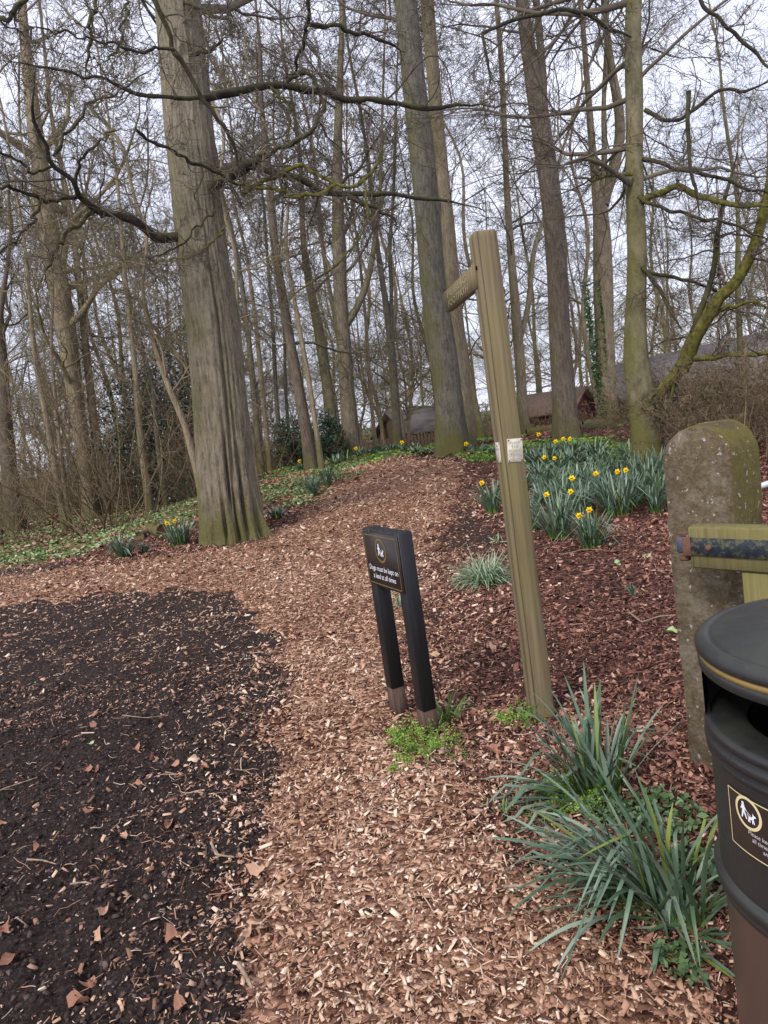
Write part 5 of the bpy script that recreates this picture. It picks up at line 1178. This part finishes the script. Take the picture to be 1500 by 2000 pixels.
def daffodil_head(root, head, base, rng, sz=.037, closed=False):
    head = np.array(head); base = np.array(base); f_ = np.array([0-head[0]+rng.normal(0, 1.2), 0-head[1], .2]); f_ = f_/np.linalg.norm(f_); f_[2] -= .15; f_ = nrm(f_)
    up_ = np.array([0, 0, 1.]); sx_ = nrm(np.cross(up_, f_)); uy = np.cross(f_, sx_); mb = MB()
    for k in range(6):
        a = k*PI/3+rng.normal(0, .08); d = sx_*math.cos(a)+uy*math.sin(a); e = np.cross(f_, d); s_ = sz*rng.uniform(.9, 1.1); bk = .006*(k % 2)
        V = [head-f_*bk, head+d*s_*.5+e*s_*.34+f_*s_*.12-f_*bk, head+d*s_+f_*s_*rng.uniform(-.15, .2)-f_*bk, head+d*s_*.5-e*s_*.34+f_*s_*.12-f_*bk]
        mb.add(np.array(V), [(0, 1, 2, 3)], rnd=rng.random())
    fl = mb.build('flower', M['petal'], root, loc=tuple(head))
    mb = MB(); t = np.arange(9)*2*PI/9
    for i in range(9):
        a, b = t[i], t[(i+1) % 9]; r0, r1 = sz*.26, sz*.40
        V = [head+(sx_*math.cos(q)+uy*math.sin(q))*r+f_*hh2 for q, r, hh2 in ((a, r0, 0), (b, r0, 0), (b, r1, sz*.75), (a, r1, sz*.75))]; mb.add(np.array(V), [(0, 1, 2, 3)])
    mb.build('trumpet', M['trumpet'], fl, loc=tuple(head))
    m_ = head*.35+base*.65; m_[:2] = base[:2]*.5+head[:2]*.5; Pn = np.array([base, m_, head-[0, 0, .02]-f_*.02, head-f_*.004]); R_ = resample(np.c_[Pn, np.full(4, .0032)], 9)
    MB().tubes(R_[:, :3], R_[:, 3], 5, rnd=.3).build('stem', M['blade'], root, loc=tuple(base))
def clump(name, label, px, py, hpx, wpx, flowers=(), n=None, seed=0, group='daffodil clumps', lean=None, w=.013, m='blade', cat='plant', droop=.5, col=(.35, 1), base=None, Yfix=None, az=None, azs=PI, fsz=.037):
    rng = np.random.default_rng(seed+1000); p = gnd(px, py) if Yfix is None else Vector((at(px, py, Yfix).x, Yfix, 0))
    p.z = float(zfull(p.x, p.y)); h = hpx*mpp(p.y)*1.12; wd_ = wpx*mpp(p.y); root = thing(name, label, cat, p, group)
    n = n or int(50+wpx*.9); lean = lean if lean is not None else min(.8, .38*wd_/h); mb = MB()
    blades(mb, p, n, h, w*max(1, (p.y/7)), lean, droop, rng, base_r=base or wd_*.22, col=col, az=az, azs=azs); mb.build('leaves', M[m], root, loc=tuple(p))
    for fx, fy in flowers:
        hd = at(fx, fy, p.y-.05+rng.normal(0, .03)); daffodil_head(root, hd, (p.x+(hd.x-p.x)*.3, p.y, p.z), rng, fsz*max(1, p.y/8)**.5)
    return root
BED = [(1075, 975, 55, 70, 'leaves between the pale clump and the front row flowers'), (1020, 960, 40, 50, 'leaves showing right behind the post'), (1240, 985, 70, 70, 'leaves right of the widest clump'), (1195, 990, 60, 60, 'leaves merging into the widest clump from the left'), (1100, 990, 60, 70, 'leaves behind the three flowered front clump'), (1255, 940, 55, 60, 'leaves against the left of the olive trunk'), (1150, 950, 48, 80, 'leaves centre of the bed'), (1095, 950, 46, 80, 'leaves left of the bed centre'), (1190, 930, 44, 80, 'leaves right of the bed centre'), (1115, 912, 40, 80, 'leaves before the three tiny flowers'), (1060, 915, 40, 70, 'leaves left of the middle two flowered clump'), (1165, 890, 34, 80, 'hindmost leaves below the tall brown beech'), (1075, 890, 34, 80, 'hindmost leaves right of the post'), (1230, 893, 34, 60, 'hindmost leaves left of the olive trunk'), (1292, 985, 62, 40, 'leaves pressed against the gatepost'), (1120, 885, 30, 80, 'hindmost leaves in the centre')]
CL = [(963, 1002, 62, 50, [(941, 943)], 'daffodil clump with one flower left of the finger post'), (1038, 1036, 72, 45, [], 'flowerless daffodil clump tucked right of the finger post'),
 (1092, 1050, 100, 90, [(1115, 960), (1117, 934), (1067, 966)], 'three flowered daffodil clump in the front row of the bed'), (1156, 1070, 80, 95, [(1131, 1007), (1151, 996)], 'two flowered daffodil clump nearest the camera in the bed'),
 (1210, 1006, 92, 110, [(1163, 925), (1206, 921), (1222, 918)], 'widest daffodil clump with three flowers along its top'), (1281, 1000, 66, 50, [], 'yellowish daffodil clump against the left of the gatepost'),
 (1268, 965, 70, 75, [], 'daffodil clump at the foot of the smooth olive beech'), (1180, 965, 60, 80, [], 'daffodil leaves behind the widest clump'), (1125, 962, 55, 80, [], 'daffodil leaves behind the front row flowers'),
 (1060, 942, 50, 85, [(1022, 900)], 'rounded pale clump right behind the white plates'), (1085, 925, 40, 90, [(1083, 895), (1063, 893)], 'two flowered clump in the middle of the bed'), (1150, 925, 42, 90, [], 'long low row of leaves in the middle of the bed'),
 (1215, 930, 45, 80, [], 'leaves left of the olive beech trunk'), (1040, 905, 38, 70, [(1052, 848)], 'back row clump nearest the white plates'), (1105, 903, 36, 90, [(1085, 862), (1100, 857), (1113, 857)], 'back row clump with three tiny flowers'),
 (1170, 905, 36, 90, [], 'back row leaves before the tall brown beech'), (1230, 903, 38, 60, [], 'back row leaves beside the olive beech'), (1292, 935, 60, 40, [], 'narrow leaves between olive beech and gatepost'), (1140, 1000, 60, 70, [], 'daffodil leaves between the front clumps'), (1060, 985, 40, 50, [], 'low leaves right of the post in the gap'),
 (241, 1089, 46, 60, [], 'flowerless grey green clump left of the rotten stump'), (352, 1066, 52, 66, [(326, 1022), (341, 1018)], 'two flowered clump left of the huge beech roots'), (284, 1080, 20, 20, [], 'tiny shoot between the two left clumps'),
 (543, 1012, 26, 42, [(540, 1008)], 'low clump right of the huge beech roots'), (612, 968, 40, 34, [], 'left of the two clumps on the far left verge'), (640, 948, 36, 30, [], 'right of the two clumps on the far left verge'), (430, 1060, 16, 12, [], 'tiny shoot at the foot of the huge beech roots'), (492, 1046, 14, 34, [], 'low shoots against the huge beech roots')]
for i, (px, py, hp, wp_, fl, lb) in enumerate(CL): clump('daffodil_clump', lb, px, py, hp, wp_, fl, seed=i)
for i, (px, py, hp, wp_, lb) in enumerate(BED): clump('daffodil_clump', 'flowerless daffodil '+lb, px, py, hp*1.05, wp_, (), seed=200+i)
VR = [(590, 918), (625, 912), (655, 905), (675, 900), (700, 893), (725, 888), (745, 884), (765, 882), (790, 881), (812, 884), (832, 890), (850, 885), (915, 884), (940, 884), (965, 886)]
for i, (px, py) in enumerate(VR):
    fl = [(px+dx, py-17) for dx in ((-5,) if i % 4 == 0 else ())]
    clump('daffodil_clump', 'small crest clump of daffodils, %s' % ['by the holly bush', 'below the pale stem', 'right of the holly bush', 'below the grey beech', 'just right of the grey beech', 'left of the crest beech', 'at the very end of the path, left', 'at the very end of the path, middle', 'at the very end of the path, right', 'below the cottage', 'left of the mossy beech foot', 'touching the mossy beech foot', 'right of the mossy beech foot', 'beyond the grey dead branch', 'just left of the white plates'][i], px, py, 20, 36, fl, n=34, seed=60+i, group='small clumps at the path crest', fsz=.045)
# near clumps
clump('daffodil_clump', 'large upright daffodil clump behind the nearest one', 1170, 1552, 215, 150, (), n=74, seed=80, lean=.34, w=.0145, droop=.45, base=.075, group='near flowerless daffodil clumps')
clump('daffodil_clump', 'daffodil leaves sprawling left toward the dog sign', 1140, 1560, 190, 150, (), n=30, seed=81, lean=.85, w=.016, droop=.65, base=.05, az=PI*1.02, azs=.55, group='near flowerless daffodil clumps')
clump('daffodil_clump', 'nearest daffodil clump, leaves combed left over the chips', 1262, 1770, 300, 260, (), n=84, seed=82, lean=.60, w=.0125, droop=.75, base=.075, az=PI*.98, azs=.95, group='near flowerless daffodil clumps')
clump('daffodil_clump', 'nearest daffodil clump beside the bin, leaves upright', 1330, 1790, 280, 150, (), n=52, seed=83, lean=.40, w=.0125, droop=.6, base=.085, group='near flowerless daffodil clumps')
clump('daffodil_clump', 'short drooping leaves low against the bin', 1335, 1830, 120, 150, (), n=34, seed=84, lean=.95, w=.015, droop=1.2, base=.06, group='near flowerless daffodil clumps')
clump('snowdrop_clump', 'pale grey green tussock left of the finger post', 948, 1138, 70, 120, (), n=330, seed=90, lean=.7, w=.008, droop=1.3, m='snow', group=None, base=.10)
clump('leafy_shoot', 'small shoot glimpsed under the dog sign panel', 781, 1187, 42, 34, (), n=14, seed=91, group=None, m='snow', w=.01)
clump('leafy_shoot', 'tiny shoot alone on the mulch left of the hinge', 1238, 1168, 36, 26, (), n=9, seed=92, group=None)
clump('leafy_shoot', 'flattened grey leaves left of the post below the one flowered clump', 975, 1058, 22, 50, (), n=9, seed=93, group=None, m='snow', lean=1.1)
clump('grass_tuft', 'grass tuft behind the near leg of the dog sign', 872, 1410, 62, 90, (), n=70, seed=94, group=None, lean=.55, w=.005, m='grass', droop=.9, base=.05)
clump('grass_tuft', 'thin sprawling grass at the foot of the dog sign', 860, 1470, 50, 150, (), n=45, seed=95, group=None, lean=1.0, w=.0035, m='grass', droop=.9, base=.10)
clump('grass_tuft', 'yellow green grass left of the near daffodils', 1062, 1600, 60, 80, (), n=40, seed=96, group=None, lean=.8, w=.004, m='grass', droop=.8, base=.05)
clump('grass_tuft', 'few grass blades on the chips above the soil edge', 985, 1590, 40, 30, (), n=10, seed=97, group=None, lean=.4, w=.004, m='grass')
# feathery herbs
def herb(label, px, py, rpx, n, seed, col=(.2, 1), hh2=.05):
    rng = np.random.default_rng(seed); p = gnd(px, py); p.z = float(zfull(p.x, p.y)); R_ = rpx*mpp(p.y); root = thing('feathery_weed', label, 'weed', p)
    a = rng.uniform(0, 2*PI, n); r = R_*np.sqrt(rng.random(n)); base = np.stack([p.x+.2*r*np.cos(a), p.y+.2*r*np.sin(a), np.full(n, p.z)], 1)
    D = np.stack([np.cos(a), np.sin(a), rng.uniform(.3, 1.2, n)], 1); pts, rad = grow(base, D, r*1.1+.02, np.full(n, .0013), 6, .15, -.08, rng, .4)
    pts[:, :, 2] = np.maximum(pts[:, :, 2], zbase(pts[:, :, 0], pts[:, :, 1])+.01); st_ = MB().tubes(pts, rad, 3, rnd=.5); st_.build('stalks', M['herb'], root, loc=tuple(p))
    k = 42; i = np.repeat(np.arange(n), k); t = rng.uniform(.35, 1, n*k)*6; j = np.minimum(t.astype(int), 5); fr = (t-j)[:, None]
    c = pts[i, j]*(1-fr)+pts[i, j+1]*fr+rng.normal(0, .010, (n*k, 3))*np.array([1, 1, .4]); c[:, 2] = np.maximum(c[:, 2], zbase(c[:, 0], c[:, 1])+.008)
    mb = MB(); leafquads(mb, c, .010, rng, .55, rnd=np.clip(rng.uniform(*col, n)[i]+rng.normal(0, .12, n*k), 0, 1)); mb.build('leaflets', M['herb'], root, loc=tuple(p))
herb('feathery green weed around the near leg of the dog sign', 832, 1462, 62, 46, 1)
herb('bright feathery weed lowest below the dog sign', 788, 1500, 26, 12, 2, (.5, 1))
herb('small feathery weed left of the dog sign leg', 790, 1440, 34, 16, 3)
herb('feathery weed at the foot of the finger post', 1010, 1412, 48, 24, 4, (.1, .8))
herb('bright green feathery weed under the near daffodils', 1120, 1575, 62, 40, 5, (.3, 1))
herb('yellow green feathery patch under the nearest daffodils', 1090, 1545, 40, 20, 6, (.3, 1))
def ivy_patch(label, px, py, rx, n, seed, size=.022, m='ivy', name='ground_ivy'):
    rng = np.random.default_rng(seed); p = gnd(px, py); R_ = rx*mpp(p.y); a = rng.uniform(0, 2*PI, n); r = R_*np.sqrt(rng.random(n)); x, y = p.x+r*np.cos(a), p.y+r*np.sin(a)
    P = np.stack([x, y, zfull(x, y)+rng.uniform(.012, .05, n)], 1); root = thing(name, label, 'plant', (p.x, p.y, float(zbase(p.x, p.y))), 'low ivy patches')
    mb = MB(); leafquads(mb, P, size, rng, .6); mb.build('leaves', M[m], root, loc=tuple(PW(root)))
    k = 14; a = rng.uniform(0, 2*PI, k); pts, rad = grow(np.stack([np.full(k, p.x), np.full(k, p.y), np.full(k, PW(root).z+.02)], 1), np.stack([np.cos(a), np.sin(a), 0*a], 1), np.full(k, R_), np.full(k, .0013), 6, .25, 0, rng)
    pts[:, :, 2] = zfull(pts[:, :, 0], pts[:, :, 1])+.015; MB().tubes(pts, rad, 3).build('runners', M['herb'], root, loc=tuple(PW(root)))
ivy_patch('low ivy between the near daffodil clumps and the bin', 1290, 1600, 85, 260, 1, .03)
ivy_patch('low ivy right of the upright daffodil clump', 1200, 1590, 60, 140, 2, .026)
ivy_patch('low ivy at the foot of the bin', 1330, 1895, 55, 90, 3, .022)
ivy_patch('low ivy behind the nearest daffodil clump', 1370, 1700, 60, 160, 4, .028)
# bare soil patch under the near plants gets darker humus from the ground zones; green ground cover in the wood
def cover(name, label, poly, n, size, seed, m, zlift=.06, thr=.35, kind='ground cover'):
    rng = np.random.default_rng(seed); poly = np.array(poly); lo, hi = poly.min(0), poly.max(0); x = rng.uniform(lo[0], hi[0], n); y = rng.uniform(lo[1], hi[1], n)
    d = sdist(x, y, poly); k = (d+(vn(x, y, 1.2, seed)-.5)*1.2 > -.2) & (vn(x, y, 2.1, seed+1)*.6+vn(x, y, .7, seed+2)*.4 > thr) & (x*x+y*y > 36); x, y = x[k], y[k]; n = len(x)
    P = np.stack([x, y, zfull(x, y)+zlift*rng.random(n)], 1); mb = MB(); leafquads(mb, P, size, rng, .7, rnd=np.clip(rng.beta(2, 2, n)+.5*(vn(x, y, 1.0, seed+4)-.5), 0, 1)); o = mb.build(name, M[m]); return tag(o, label, kind, kind='stuff')
cover('ground_cover', 'low pale green leaves carpeting the floor of the left wood', P_green, 60000, .075, 200, 'cover', thr=.40)
cover('ground_cover', 'patchy green leaves on the verge right of the huge beech', P_green2, 16000, .06, 210, 'cover', thr=.45)
cover('ground_cover', 'green grass and leaves behind the daffodil bed', P_green3, 26000, .07, 220, 'herb', thr=.42)
cover('ground_cover', 'green leaves and short grass along the back of the daffodil bed', P_green4, 16000, .06, 230, 'herb', thr=.38)
for nm, lb, pl_, n, sd in (('dry_litter', 'dry tan leaves and twigs among the green of the left wood', P_green, 26000, 300), ('dry_litter', 'dry tan leaves on the verge right of the huge beech', P_green2, 7000, 310)): cover(nm, lb, pl_, n, .08, sd, 'dryleaf', .02, .2, 'leaf litter')
wl = np.array([(-26, 16), (-26, 45), (-1, 45), (-1.5, 24), (-4, 21), (-8, 17)]); cover('leaf_carpet', 'brown fallen leaves carpeting the ground under the far trees', wl, 40000, .12, 320, 'mulch', .03, .15, 'leaf litter')
